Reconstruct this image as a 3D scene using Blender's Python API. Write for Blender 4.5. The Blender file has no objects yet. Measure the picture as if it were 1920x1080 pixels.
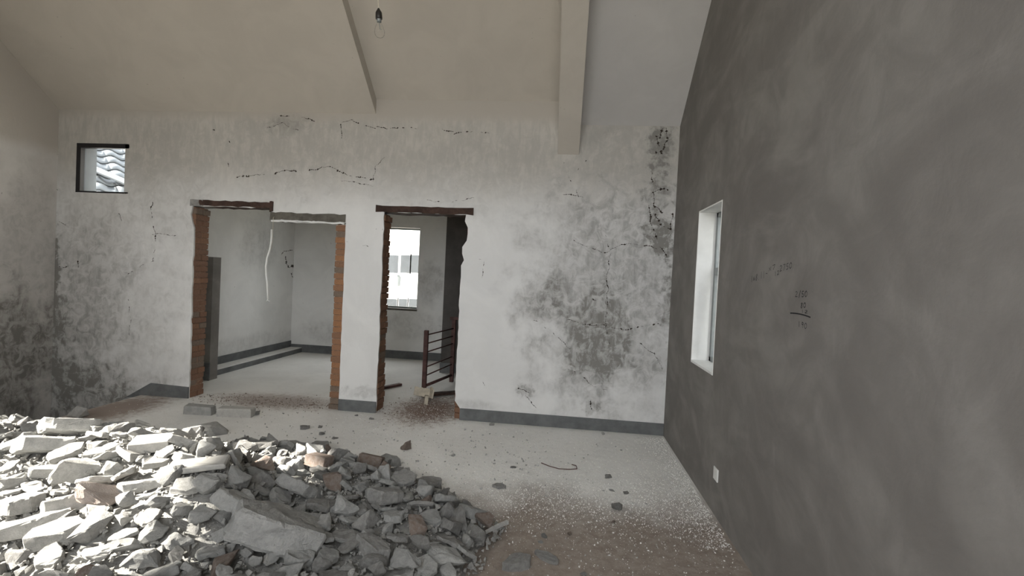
import bpy, bmesh, math, random
from mathutils import Vector, Matrix, Euler, noise
from mathutils.geometry import delaunay_2d_cdt
random.seed(7)
SC = bpy.context.scene
COL = SC.collection

# ------------------------------------------------------------------ camera
FPX = 921.0
EYE = Vector((0, 0, 1.56))
_y, _p, _r = (math.radians(a) for a in (-5.869, -1.239, 2.739))
FWD = Vector((math.sin(_y) * math.cos(_p), math.cos(_y) * math.cos(_p), math.sin(_p)))
_rt = Vector((math.cos(_y), -math.sin(_y), 0)); _up = _rt.cross(FWD)
RGT = math.cos(_r) * _rt + math.sin(_r) * _up
UPV = -math.sin(_r) * _rt + math.cos(_r) * _up
cam = bpy.data.cameras.new('camera'); cam.sensor_fit = 'HORIZONTAL'; cam.sensor_width = 36
cam.lens = 36 * FPX / 1920; cam.clip_start = 0.02; cam.clip_end = 300
camo = bpy.data.objects.new('camera', cam); COL.objects.link(camo)
M = Matrix((RGT, UPV, -FWD)).transposed().to_4x4(); M.translation = EYE
camo.matrix_world = M
SC.camera = camo

# ------------------------------------------------------------------ sky, sun, exposure
SC.view_settings.view_transform = 'Standard'
SC.view_settings.look = 'None'
SC.view_settings.gamma = 1
SC.view_settings.use_curve_mapping = False
SC.view_settings.exposure = 0.32
SKY = 5.5
wd = bpy.data.worlds.new('hazy_sky'); SC.world = wd; wd.use_nodes = True
bg = wd.node_tree.nodes['Background']
bg.inputs['Color'].default_value = (0.94, 0.97, 1.0, 1); bg.inputs['Strength'].default_value = SKY
sun = bpy.data.lights.new('sun', 'SUN'); sun.energy = 31; sun.angle = math.radians(1.6); sun.color = (1.0, 0.95, 0.86)
suno = bpy.data.objects.new('sun', sun); COL.objects.link(suno)
SUN_AZ, SUN_EL = math.radians(20), math.radians(30)     # heading of the light in plan (from +x), height
sd = Vector((math.cos(SUN_AZ) * math.cos(SUN_EL), math.sin(SUN_AZ) * math.cos(SUN_EL), -math.sin(SUN_EL)))
suno.rotation_euler = sd.to_track_quat('-Z', 'Y').to_euler()
suno.location = (-12, 0, 8)

def portal(loc, rot, sx, sy):
    l = bpy.data.lights.new('window_portal', 'AREA'); l.shape = 'RECTANGLE'; l.size = sx; l.size_y = sy
    l.cycles.is_portal = True
    o = bpy.data.objects.new('window_portal', l); COL.objects.link(o)
    o.location = loc; o.rotation_euler = rot

# ------------------------------------------------------------------ layout numbers (metres; z up, y away from the viewer)
D = 5.19            # front face of the back wall
XL, XR = -5.94, 1.11
YF = -1.4           # wall behind the viewer
SLOPE = 0.82        # roof pitch
ZC = 3.42           # sloping ceiling meets back wall
ZR = 3.18           # ... in the right-hand bay
YRIDGE = 1.2
ZEAVE = ZC + SLOPE * (D - YRIDGE) - SLOPE * (YRIDGE - YF)
XSLAB = -4.77       # floor edge at the stairwell
YV0, YV1 = 3.55, D + 0.02
YB = 8.6            # far wall of the back room

def ray(px, py):
    return RGT * ((px - 960) / FPX) - UPV * ((py - 540) / FPX) + FWD
def on(px, py, ax, val):
    d = ray(px, py); t = (val - EYE[ax]) / d[ax]; return EYE + d * t
def wb(px, py):                      # point of the back wall
    v = on(px, py, 1, D); return (v.x, v.z)

# ------------------------------------------------------------------ node helpers
class NT:
    def __init__(self, name):
        self.m = bpy.data.materials.new(name); self.m.use_nodes = True
        self.t = self.m.node_tree; self.t.nodes.clear()
        self.out = self.n('ShaderNodeOutputMaterial')
    def n(self, typ, **kw):
        nd = self.t.nodes.new(typ)
        for k, v in kw.items(): setattr(nd, k, v)
        return nd
    def put(self, sock, v):
        if v is None: return
        if isinstance(v, bpy.types.NodeSocket): self.t.links.new(v, sock)
        else:
            if isinstance(v, tuple) and len(v) == 3 and sock.type == 'RGBA': v = v + (1,)
            sock.default_value = v
    def math(self, op, a, b=None, c=None, clamp=False):
        nd = self.n('ShaderNodeMath', operation=op); nd.use_clamp = clamp
        for i, v in enumerate((a, b, c)): self.put(nd.inputs[i], v)
        return nd.outputs[0]
    def vmath(self, op, a, b=None):
        nd = self.n('ShaderNodeVectorMath', operation=op)
        self.put(nd.inputs[0], a); self.put(nd.inputs[1], b)
        return nd.outputs['Value'] if op in ('LENGTH', 'DISTANCE', 'DOT_PRODUCT') else nd.outputs[0]
    def coord(self): return self.n('ShaderNodeTexCoord').outputs['Object']
    def sep(self, v):
        nd = self.n('ShaderNodeSeparateXYZ'); self.put(nd.inputs[0], v); return nd.outputs
    def comb(self, x, y, z):
        nd = self.n('ShaderNodeCombineXYZ')
        for i, v in enumerate((x, y, z)): self.put(nd.inputs[i], v)
        return nd.outputs[0]
    def noise(self, v, scale, detail=5, rough=0.6, dist=0.0):
        nd = self.n('ShaderNodeTexNoise'); self.put(nd.inputs['Vector'], v)
        nd.inputs['Scale'].default_value = scale; nd.inputs['Detail'].default_value = detail
        nd.inputs['Roughness'].default_value = rough; nd.inputs['Distortion'].default_value = dist
        return nd.outputs['Fac']
    def vor(self, v, scale, feature='F1'):
        nd = self.n('ShaderNodeTexVoronoi', feature=feature); self.put(nd.inputs['Vector'], v)
        nd.inputs['Scale'].default_value = scale; return nd.outputs['Distance']
    def ss(self, v, a, b, lo=0.0, hi=1.0):
        nd = self.n('ShaderNodeMapRange', interpolation_type='SMOOTHSTEP'); self.put(nd.inputs[0], v)
        nd.inputs[1].default_value = a; nd.inputs[2].default_value = b
        nd.inputs[3].default_value = lo; nd.inputs[4].default_value = hi
        return nd.outputs[0]
    def mix(self, f, a, b, blend='MIX'):
        nd = self.n('ShaderNodeMix', data_type='RGBA', blend_type=blend)
        self.put(nd.inputs[0], f); self.put(nd.inputs[6], a); self.put(nd.inputs[7], b)
        return nd.outputs[2]
    def scale3(self, v, s): return self.vmath('MULTIPLY', v, s)
    def bsdf(self, col, rough=0.85, bump=None, bstr=0.3, bdist=0.01, spec=0.25, metal=0.0):
        b = self.n('ShaderNodeBsdfPrincipled'); self.put(b.inputs['Base Color'], col)
        self.put(b.inputs['Roughness'], rough); self.put(b.inputs['Metallic'], metal)
        self.put(b.inputs['Specular IOR Level'], spec)
        if bump is not None:
            bn = self.n('ShaderNodeBump'); bn.inputs['Strength'].default_value = bstr; bn.inputs['Distance'].default_value = bdist
            self.put(bn.inputs['Height'], bump); self.t.links.new(bn.outputs[0], b.inputs['Normal'])
        self.t.links.new(b.outputs[0], self.out.inputs[0]); return b

def simple(name, col, rough=0.8, var=0.25, scale=8.0, bump=0.25, bd=0.004, metal=0.0, spec=0.25):
    g = NT(name); c = g.coord(); nz = g.noise(c, scale, 6, 0.65)
    dark = tuple(x * (1 - var) for x in col); lite = tuple(min(1, x * (1 + var)) for x in col)
    g.bsdf(g.mix(g.ss(nz, 0.3, 0.7), dark, lite), rough, g.noise(c, scale * 5, 5, 0.7), bump, bd, spec, metal)
    return g.m

def plaster(name, base, blobs, dirt, ax='X', upper=None, mott=0.25, top=None):
    """white lime plaster with patches of stain and painted shade at (x, z, rx, rz, strength)"""
    g = NT(name); c = g.coord(); s = g.sep(c); h = s[0] if ax == 'X' else s[1]; z = s[2]
    n1 = g.noise(c, 2.2, 7, 0.62, 0.6); n2 = g.noise(c, 9.0, 7, 0.7, 0.8)
    st = g.noise(g.scale3(c, (9, 9, 2.6)), 2.0, 6, 0.65, 0.5)
    wob = g.math('MULTIPLY', g.math('SUBTRACT', g.noise(c, 3.5, 5, 0.6), 0.5), 1.6)
    wob2 = g.math('MULTIPLY', g.math('SUBTRACT', g.noise(c, 11.0, 6, 0.65), 0.5), 3.0)
    tot = None
    for (bx, bz, rx, rz, k) in blobs:
        dx = g.math('DIVIDE', g.math('SUBTRACT', h, bx), rx); dz = g.math('DIVIDE', g.math('SUBTRACT', z, bz), rz)
        d = g.math('ADD', g.vmath('LENGTH', g.comb(dx, 0.0, dz)), wob if rx > 0.28 else wob2)
        m = g.ss(d, 1.15, 0.35, 0.0, k)
        tot = m if tot is None else g.math('MAXIMUM', tot, m) if k < 0.3 else g.math('ADD', tot, m)
    grain = g.math('MULTIPLY', g.ss(n2, 0.36, 0.62), g.ss(st, 0.3, 0.62, 0.35, 1.0))
    if tot is not None:
        fac = g.math('MULTIPLY', tot, g.math('ADD', g.math('MULTIPLY', grain, 0.8), 0.5), clamp=True)
    else: fac = 0.0
    b = tuple(x * 0.93 for x in base)
    col = g.mix(g.ss(n1, 0.35, 0.65), b, base)
    if upper:                                   # unpainted skim above a ragged height
        z0, ucol = upper
        uz = g.ss(g.math('ADD', z, g.math('MULTIPLY', wob, 0.25)), z0 - 0.35, z0 + 0.3)
        ucol2 = tuple(x * 0.82 for x in ucol)
        col = g.mix(g.math('MULTIPLY', uz, 0.9), col, g.mix(g.ss(st, 0.35, 0.65), ucol2, ucol))
    col = g.mix(fac, col, dirt)  # one dark colour serves the stains and the painted shade
    # small specks where the paint has come off
    sp = g.math('MULTIPLY', g.ss(g.noise(c, 26, 3, 0.5), 0.7, 0.76), g.ss(n1, 0.5, 0.62))
    col = g.mix(g.math('MULTIPLY', sp, 0.5), col, tuple(x * 0.6 for x in dirt))
    if top:  # ceiling colour, darkened to offset the extra light this band catches
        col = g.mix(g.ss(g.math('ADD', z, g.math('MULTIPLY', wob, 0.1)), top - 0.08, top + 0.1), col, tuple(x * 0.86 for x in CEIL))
    g.bsdf(col, 0.9, g.math('ADD', g.math('MULTIPLY', n2, 0.6), g.math('MULTIPLY', st, 0.6)), mott, 0.012, 0.15)
    return g.m

def px_blobs(lst):
    o = []
    for (x, y, rx, ry, k) in lst:
        cx, cz = wb(x, y); s = (wb(x + 10, y)[0] - cx) / 10
        o.append((cx, cz, rx * s, ry * s, k))
    return o

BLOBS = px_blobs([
    (1150, 540, 200, 300, 0.6), (850, 310, 330, 110, 0.25), (560, 280, 230, 130, 0.29), (180, 540, 230, 290, 0.29), (300, 340, 170, 150, 0.29),
    (1180, 320, 160, 170, 0.29), (1125, 640, 70, 120, 0.45), (1120, 700, 50, 50, 0.25), (1238, 275, 26, 55, 0.9), (1240, 400, 40, 80, 0.45), (1246, 455, 22, 34, 0.8),
    (1080, 395, 45, 75, 0.22), (1010, 575, 60, 80, 0.3), (1255, 560, 18, 60, 0.5), (1160, 450, 120, 70, 0.12), (985, 732, 22, 14, 0.6),
    (100, 520, 12, 90, 0.8), (98, 640, 50, 120, 0.5), (160, 580, 100, 200, 0.3), (110, 740, 200, 90, 0.6), (40, 480, 70, 200, 0.2),  # stains, and a wide low patch painting in the stairwell shade
    (540, 210, 70, 40, 0.35), (360, 300, 70, 60, 0.25), (680, 735, 40, 14, 0.3), (900, 760, 60, 12, 0.25), (1110, 765, 20, 16, 0.5)])

MAT = {}
CEIL = (0.515, 0.478, 0.425)
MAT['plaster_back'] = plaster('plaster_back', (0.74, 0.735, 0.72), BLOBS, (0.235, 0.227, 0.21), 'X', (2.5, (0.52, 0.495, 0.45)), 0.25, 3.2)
MAT['plaster_left'] = plaster('plaster_left', (0.58, 0.56, 0.53), [(4.9, 1.2, 0.5, 1.6, 0.35), (4.5, 0.3, 1.2, 1.0, 0.7)], (0.19, 0.18, 0.165), 'Y', None, 0.25, 2.75)  # low patch puts the shade of the stairwell corner into the colour
MAT['plaster_room'] = plaster('plaster_room', (0.80, 0.795, 0.775), [(7.6, 1.9, 0.6, 0.5, 0.25), (7.0, 0.3, 2.4, 0.18, 0.2)], (0.16, 0.15, 0.14), 'Y')
MAT['plaster_far'] = plaster('plaster_far', (0.78, 0.775, 0.755), [(-2.35, 1.4, 0.3, 0.5, 0.35), (-2.6, 0.6, 0.9, 0.3, 0.25), (-4.3, 0.4, 0.5, 0.25, 0.3)], (0.17, 0.16, 0.15), 'X')
MAT['ceiling'] = plaster('ceiling_plaster', CEIL, [], (0.3, 0.28, 0.25), 'X', None, 0.06)
MAT['ceiling_right'] = plaster('ceiling_plaster_bay', (0.56, 0.545, 0.53), [], (0.3, 0.28, 0.25), 'X', None, 0.06)
MAT['reveal'] = simple('white_reveal_paint', (0.80, 0.80, 0.78), 0.8, 0.05, 5, 0.1)
MAT['skirting'] = simple('grey_skirting_paint', (0.135, 0.14, 0.14), 0.6, 0.22, 6, 0.2)
MAT['masonry'] = simple('rough_masonry', (0.24, 0.12, 0.075), 0.95, 0.35, 12, 0.8, 0.01)
MAT['mortar'] = simple('old_mortar', (0.31, 0.20, 0.14), 0.95, 0.3, 20, 0.8, 0.01)
MAT['wood_dark'] = simple('old_lintel_wood', (0.058, 0.035, 0.027), 0.85, 0.4, 9, 0.5, 0.006)
MAT['concrete'] = simple('lintel_concrete', (0.12, 0.11, 0.093), 0.9, 0.25, 10, 0.5, 0.006)
MAT['rust'] = simple('rusty_brown_paint', (0.085, 0.045, 0.04), 0.7, 0.35, 14, 0.3)
MAT['dark_metal'] = simple('dark_window_metal', (0.018, 0.017, 0.018), 0.5, 0.2, 10, 0.1)
MAT['alu'] = simple('grey_aluminium', (0.23, 0.25, 0.25), 0.4, 0.1, 10, 0.05, metal=0.3, spec=0.5)
MAT['white_plastic'] = simple('white_plastic', (0.72, 0.72, 0.69), 0.45, 0.05, 8, 0.05, spec=0.5)
MAT['black_plastic'] = simple('black_bakelite', (0.014, 0.012, 0.010), 0.45, 0.2, 8, 0.05, spec=0.5)
MAT['cream_board'] = simple('cream_board', (0.52, 0.47, 0.38), 0.8, 0.15, 12, 0.3)
MAT['ink'] = simple('pencil_ink', (0.02, 0.02, 0.022), 0.9, 0.1, 10, 0.0)
MAT['crack'] = simple('crack_dark', (0.045, 0.035, 0.028), 0.95, 0.3, 30, 0.0)

def m_brick(i, col):
    return simple('fired_brick_%d' % i, col, 0.92, 0.35, 16, 0.9, 0.008)
BRICKS = [m_brick(0, (0.38, 0.205, 0.12)), m_brick(1, (0.33, 0.185, 0.115)), m_brick(2, (0.28, 0.16, 0.105)), m_brick(3, (0.43, 0.22, 0.115)), m_brick(4, (0.26, 0.20, 0.155))]

g = NT('grey_cement_render'); c = g.coord()
wv = g.noise(g.scale3(c, (1, 1.0, 1.3)), 1.1, 5, 0.55, 1.6); w2 = g.noise(c, 4.0, 8, 0.62, 0.9); w3 = g.noise(c, 45, 4, 0.6)
cc = g.mix(g.ss(wv, 0.32, 0.68), (0.175, 0.163, 0.150), (0.24, 0.226, 0.21))
cc = g.mix(g.ss(w2, 0.34, 0.68, 0, 0.55), cc, (0.155, 0.145, 0.133))
w4 = g.noise(g.scale3(c, (1, 0.55, 1.6)), 1.5, 5, 0.55, 1.3)
cc = g.mix(g.ss(w4, 0.5, 0.72, 0, 0.5), cc, (0.27, 0.256, 0.238))
g.bsdf(cc, 0.85, g.math('ADD', g.math('MULTIPLY', w2, 0.8), g.math('MULTIPLY', w3, 0.25)), 0.35, 0.012, 0.25)
MAT['cement'] = g.m
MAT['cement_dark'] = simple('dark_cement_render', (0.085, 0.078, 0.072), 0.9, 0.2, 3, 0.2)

g = NT('dusty_floor'); c = g.coord(); s = g.sep(c)
nb = g.noise(c, 1.6, 7, 0.62, 0.4); nf = g.noise(c, 14, 7, 0.7); ng = g.noise(c, 70, 4, 0.7)
# damp trodden mud in front, pale lime dust behind; boundary runs across the room
bd = g.math('ADD', s[1], g.math('ADD', g.math('MULTIPLY', s[0], -0.10), g.math('MULTIPLY', g.math('SUBTRACT', nb, 0.5), 1.1)))
dust = g.mix(g.ss(nb, 0.3, 0.7), (0.72, 0.71, 0.68), (0.80, 0.79, 0.76))
dust = g.mix(g.ss(nf, 0.5, 0.78, 0, 0.35), dust, (0.50, 0.49, 0.465))
mud = g.mix(g.ss(nf, 0.3, 0.7), (0.23, 0.19, 0.16), (0.33, 0.285, 0.245))
col = g.mix(g.ss(bd, 3.0, 3.9), mud, dust)
# brick dust trodden around the two openings
def patch(px, py, rx, ry, k):
    d = g.vmath('LENGTH', g.comb(g.math('DIVIDE', g.math('SUBTRACT', s[0], px), rx), g.math('DIVIDE', g.math('SUBTRACT', s[1], py), ry), 0.0))
    return g.ss(g.math('ADD', d, g.math('MULTIPLY', g.math('SUBTRACT', nf, 0.5), 1.6)), 1.1, 0.3, 0, k)
pk = g.math('ADD', g.math('ADD', patch(-3.2, 5.35, 0.95, 0.4, 0.6), patch(-1.45, 5.5, 0.5, 0.75, 0.9)), patch(-4.55, 4.6, 0.45, 0.9, 0.75), clamp=True)
col = g.mix(pk, col, (0.20, 0.125, 0.088))
sp = g.ss(g.noise(c, 48, 3, 0.5), 0.7, 0.76, 0, 0.2)
col = g.mix(sp, col, (0.12, 0.11, 0.10))
g.bsdf(col, 0.9, g.math('ADD', nf, g.math('MULTIPLY', ng, 0.5)), 0.6, 0.012, 0.2)
MAT['floor'] = g.m

def rubble_mat(name, a, b, dust=0.5, scale=7):
    g = NT(name); c = g.coord()
    oi = g.n('ShaderNodeObjectInfo')
    c2 = g.vmath('ADD', c, g.comb(g.math('MULTIPLY', oi.outputs['Random'], 37.0), 0.0, 0.0))
    n1 = g.noise(c2, scale, 6, 0.65, 0.4); n2 = g.noise(c2, scale * 6, 6, 0.7)
    col = g.mix(g.ss(n1, 0.32, 0.68), a, b)
    tint = g.math('ADD', 0.82, g.math('MULTIPLY', oi.outputs['Random'], 0.3))
    col = g.mix(1.0, col, g.comb(tint, tint, tint), 'MULTIPLY')
    col = g.mix(g.ss(n2, 0.5, 0.8, 0, 0.5), col, tuple(x * 0.55 for x in a))
    g.bsdf(col, 0.95, g.math('ADD', n2, g.math('MULTIPLY', n1, 0.7)), 1.0, 0.016, 0.1)
    return g.m
MAT['rub'] = rubble_mat('mortar_rubble', (0.41, 0.41, 0.395), (0.54, 0.535, 0.515))
MAT['rub_pale'] = rubble_mat('lime_plaster_rubble', (0.46, 0.455, 0.43), (0.60, 0.59, 0.565))
MAT['rub_dark'] = rubble_mat('dark_cement_rubble', (0.29, 0.285, 0.27), (0.41, 0.40, 0.385))
MAT['rub_brick'] = rubble_mat('dusty_brick_rubble', (0.27, 0.205, 0.17), (0.37, 0.32, 0.285))
MAT['rub_pink'] = rubble_mat('pink_plaster_rubble', (0.60, 0.50, 0.44), (0.68, 0.60, 0.55))
MAT['rub_tile'] = simple('grey_tile', (0.40, 0.39, 0.365), 0.7, 0.12, 9, 0.2)
MAT['red_plastic'] = simple('red_plastic', (0.42, 0.06, 0.03), 0.5, 0.15, 9, 0.1, spec=0.4)
MAT['grit'] = rubble_mat('grit', (0.36, 0.355, 0.335), (0.52, 0.51, 0.485), scale=20)

MAT['grit_pale'] = simple('pale_grit', (0.68, 0.665, 0.635), 0.95, 0.18, 40, 0.3)
# glass that lets daylight through
g = NT('window_glass')
tr = g.n('ShaderNodeBsdfTransparent'); tr.inputs[0].default_value = (0.95, 0.95, 0.94, 1)
gl = g.n('ShaderNodeBsdfGlossy'); gl.inputs['Roughness'].default_value = 0.05
mx = g.n('ShaderNodeMixShader'); mx.inputs[0].default_value = 0.07
g.t.links.new(tr.outputs[0], mx.inputs[1]); g.t.links.new(gl.outputs[0], mx.inputs[2]); g.t.links.new(mx.outputs[0], g.out.inputs[0])
MAT['glass'] = g.m
g = NT('bulb_glass')
gb = g.n('ShaderNodeBsdfGlass'); gb.inputs['Roughness'].default_value = 0.02; gb.inputs['IOR'].default_value = 1.12
tr = g.n('ShaderNodeBsdfTransparent'); mx = g.n('ShaderNodeMixShader'); mx.inputs[0].default_value = 0.5
g.t.links.new(tr.outputs[0], mx.inputs[1]); g.t.links.new(gb.outputs[0], mx.inputs[2]); g.t.links.new(mx.outputs[0], g.out.inputs[0])
MAT['bulb'] = g.m
MAT['render_white'] = simple('neighbour_white_render', (0.78, 0.78, 0.76), 0.9, 0.06, 2, 0.1)
MAT['far_glass'] = simple('far_window_glass', (0.05, 0.055, 0.06), 0.3, 0.2, 1.5, 0.0, spec=0.5)
MAT['roof_tile'] = simple('pale_roof_tile', (0.115, 0.128, 0.14), 0.8, 0.12, 5, 0.2)
MAT['grass'] = simple('outside_ground', (0.25, 0.24, 0.21), 0.95, 0.2, 1, 0.2)

# ------------------------------------------------------------------ mesh helpers
def link(name, me, mat, parent=None):
    if mat is not None and not me.materials: me.materials.append(mat)
    o = bpy.data.objects.new(name, me); COL.objects.link(o)
    if parent is not None: o.parent = parent
    return o
def tag(o, label=None, cat=None, group=None, kind=None):
    if label: o['label'] = label
    if cat: o['category'] = cat
    if group: o['group'] = group
    if kind: o['kind'] = kind
    return o
def struct(o, label, cat):
    return tag(o, label, cat, None, 'structure')
def empty(name, loc=(0, 0, 0), rot=(0, 0, 0)):
    o = bpy.data.objects.new(name, None); COL.objects.link(o); o.location = loc; o.rotation_euler = rot
    o.empty_display_size = 0.1; return o
def bm_box(bm, x0, x1, y0, y1, z0, z1, jit=0.0):
    vs = [bm.verts.new((x + random.uniform(-jit, jit), y + random.uniform(-jit, jit), z + random.uniform(-jit, jit)))
          for x in (x0, x1) for y in (y0, y1) for z in (z0, z1)]
    for f in ((0, 1, 3, 2), (4, 6, 7, 5), (0, 4, 5, 1), (2, 3, 7, 6), (0, 2, 6, 4), (1, 5, 7, 3)):
        bm.faces.new([vs[i] for i in f])
    return vs
def bm_done(bm, name, smooth=False):
    bmesh.ops.recalc_face_normals(bm, faces=bm.faces)
    me = bpy.data.meshes.new(name); bm.to_mesh(me); bm.free()
    if smooth:
        for p in me.polygons: p.use_smooth = True
    return me
def boxes(name, lst, mat, parent=None, bevel=0.0, jit=0.0):
    bm = bmesh.new()
    for b in lst: bm_box(bm, *b, jit)
    if bevel: bmesh.ops.bevel(bm, geom=bm.edges[:], offset=bevel, segments=1, affect='EDGES')
    return link(name, bm_done(bm, name), mat, parent)
def tube(name, pts, r, mat, parent=None, n=8):
    bm = bmesh.new(); rings = []
    pts = [Vector(p) for p in pts]
    for i, p in enumerate(pts):
        t = (pts[min(i + 1, len(pts) - 1)] - pts[max(i - 1, 0)]).normalized()
        a = t.orthogonal().normalized()
        if i and rings:                      # keep the frame from spinning
            a = (prev - t * prev.dot(t)).normalized()
        prev = a; b = t.cross(a); rr = r[i] if isinstance(r, (list, tuple)) else r
        rings.append([bm.verts.new(p + (a * math.cos(2 * math.pi * k / n) + b * math.sin(2 * math.pi * k / n)) * rr) for k in range(n)])
    for u, v in zip(rings, rings[1:]):
        for k in range(n): bm.faces.new((u[k], u[(k + 1) % n], v[(k + 1) % n], v[k]))
    bm.faces.new(rings[0][::-1]); bm.faces.new(rings[-1])
    return link(name, bm_done(bm, name, n > 6), mat, parent)
def lathe(name, prof, mat, parent=None, n=20, loc=(0, 0, 0)):
    bm = bmesh.new(); rings = []
    for r, z in prof:
        rings.append([bm.verts.new((loc[0] + r * math.cos(2 * math.pi * k / n), loc[1] + r * math.sin(2 * math.pi * k / n), loc[2] + z)) for k in range(n)])
    for u, v in zip(rings, rings[1:]):
        for k in range(n): bm.faces.new((u[k], u[(k + 1) % n], v[(k + 1) % n], v[k]))
    bm.faces.new(rings[0][::-1]); bm.faces.new(rings[-1])
    return link(name, bm_done(bm, name, True), mat, parent)
def outline_slab(name, outer, holes, mapf, mat, parent=None):
    """flat slab from an outline with holes; mapf(u, v, side) gives the 3D point of side 0 (front) or 1 (back)"""
    pts, loops = [], []
    for lp in [outer] + holes:
        i0 = len(pts); pts += [Vector(p) for p in lp]; loops.append(list(range(i0, len(pts))))
    v2, e2, f2, *_ = delaunay_2d_cdt(pts, [], loops, 1, 1e-6)
    def inside(p, lp):
        c = False; n = len(lp)
        for i in range(n):
            x1, y1 = lp[i]; x2, y2 = lp[(i + 1) % n]
            if (y1 > p[1]) != (y2 > p[1]) and p[0] < (x2 - x1) * (p[1] - y1) / (y2 - y1) + x1: c = not c
        return c
    bm = bmesh.new()
    fr = [bm.verts.new(mapf(p.x, p.y, 0)) for p in v2]; bk = [bm.verts.new(mapf(p.x, p.y, 1)) for p in v2]
    cnt = {}
    for f in f2:
        cx = sum(v2[i].x for i in f) / len(f); cy = sum(v2[i].y for i in f) / len(f)
        if not inside((cx, cy), outer) or any(inside((cx, cy), h) for h in holes): continue
        bm.faces.new([fr[i] for i in f]); bm.faces.new([bk[i] for i in reversed(f)])
        for i in range(len(f)):
            a, b = f[i], f[(i + 1) % len(f)]; cnt.setdefault((min(a, b), max(a, b)), []).append((a, b))
    for k, l in cnt.items():
        if len(l) == 1:
            a, b = l[0]; bm.faces.new((fr[b], fr[a], bk[a], bk[b]))
    loose = [v for v in bm.verts if not v.link_faces]
    bmesh.ops.delete(bm, geom=loose, context='VERTS')
    return link(name, bm_done(bm, name), mat, parent)
def jag(a, b, step=0.05, amp=0.012):
    """ragged broken edge from a to b (end point left out)"""
    a, b = Vector(a), Vector(b); n = max(1, int((b - a).length / step)); t = (b - a).normalized(); nn = Vector((-t.y, t.x)); o = []
    for i in range(n):
        p = a.lerp(b, i / n)
        if i: p = p + nn * random.uniform(-amp, amp)
        o.append((p.x, p.y))
    return o
def ragged(poly, amps, step=0.06):
    o = []
    for i, p in enumerate(poly):
        q = poly[(i + 1) % len(poly)]
        o += jag(p, q, step, amps[i]) if amps[i] else [p]
    return o

# ------------------------------------------------------------------ floor, walls, roof
T = 0.24
FX0, FX1 = XL - T, XR + T
fl = boxes('floor', [(XSLAB, FX1, YF - T, YB + T, -0.16, 0), (FX0, XSLAB, YF - T, YV0, -0.16, 0), (-5.2, XSLAB, YV1 + 0.1, YB + T, -0.16, 0)], MAT['floor'])
struct(fl, 'dusty concrete floor with damp brown mud in front', 'floor')

# openings of the back wall
D1 = (-4.19, -2.40); D1T = 2.20; D1T2 = 2.07; D1S = -3.27
D2 = (-1.97, -1.095); D2T = 2.205
W1 = (-5.70, -5.08, 2.31, 2.88)
ZTOP = 3.85
door1 = ragged([(D1[0], -0.08), (D1[0] - 0.005, 1.95), (D1[0] - 0.05, 2.10), (D1[0] - 0.03, D1T), (D1S, D1T), (D1S, D1T2), (D1[1], D1T2), (D1[1], -0.08)],
               [0.006, 0.02, 0.015, 0.006, 0, 0.004, 0.003, 0])
door2 = ragged([(D2[0], -0.08), (D2[0], D2T), (D2[1] - 0.03 + 0.06, D2T), (D2[1] + 0.05, 1.93), (D2[1] + 0.005, 1.86), (D2[1] + 0.03, 1.72), (D2[1], 1.66), (D2[1], 0.20), (D2[1] + 0.06, 0.12), (D2[1] + 0.09, -0.08)],
               [0.006, 0.004, 0.02, 0.02, 0.015, 0.01, 0.005, 0.02, 0.015, 0])
win1 = [(W1[0], W1[2]), (W1[0], W1[3]), (W1[1], W1[3]), (W1[1], W1[2])]
wall_back = outline_slab('wall_back', [(FX0, -1.7), (FX1, -1.7), (FX1, ZTOP), (FX0, ZTOP)], [door1, door2, win1],
                         lambda u, v, s: (u, D + 0.02 * s, v), MAT['plaster_back'])
struct(wall_back, 'stained white plaster wall with two rough openings', 'wall')
def core(y0, y1, name, mat, par, w1=True):
    a, b = D1[0] - 0.06, D1[1] + 0.0
    L = [(FX0, W1[0], y0, y1, -1.7, ZTOP), (W1[0], W1[1], y0, y1, -1.7, W1[2]), (W1[0], W1[1], y0, y1, W1[3], ZTOP), (W1[1], a, y0, y1, -1.7, ZTOP),
         (a, D1S, y0, y1, D1T + 0.05, ZTOP), (D1S, b, y0, y1, D1T2 + 0.05, ZTOP), (b, D2[0] - 0.06, y0, y1, -0.1, ZTOP),
         (D2[0] - 0.06, D2[1] + 0.05, y0, y1, D2T + 0.05, ZTOP), (D2[1] + 0.05, FX1, y0, y1, -0.1, ZTOP)]
    return boxes(name, L, mat, par)
core(D + 0.02, D + 0.22, 'masonry_core', MAT['masonry'], wall_back)
core(D + 0.22, D + 0.24, 'rear_plaster', MAT['plaster_far'], wall_back)

# bricks bared in the sides of the openings
def brick_mesh():
    bm = bmesh.new(); vs = bm_box(bm, -0.5, 0.5, -0.5, 0.5, -0.5, 0.5, 0.0)
    bmesh.ops.bevel(bm, geom=bm.edges[:], offset=0.06, segments=1, affect='EDGES')
    for v in bm.verts: v.co += Vector((random.uniform(-.03, .03), random.uniform(-.03, .03), random.uniform(-.05, .05)))
    return bm_done(bm, 'brick')
brick_me = [[None] * 4 for _ in BRICKS]
for i, mm in enumerate(BRICKS):
    for j in range(4):
        me = brick_mesh(); me.materials.append(mm); brick_me[i][j] = me
def brick(x0, x1, y0, y1, z0, z1, tone=None):
    k = random.choices(range(5), (4, 4, 3, 2, 1))[0] if tone is None else tone
    o = bpy.data.objects.new('brick', random.choice(brick_me[k])); COL.objects.link(o); o.parent = wall_back
    o.location = ((x0 + x1) / 2, (y0 + y1) / 2, (z0 + z1) / 2); o.scale = (x1 - x0, y1 - y0, z1 - z0)
    o.rotation_euler = (0, 0, random.uniform(-.015, .015))
CH = 0.066
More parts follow.
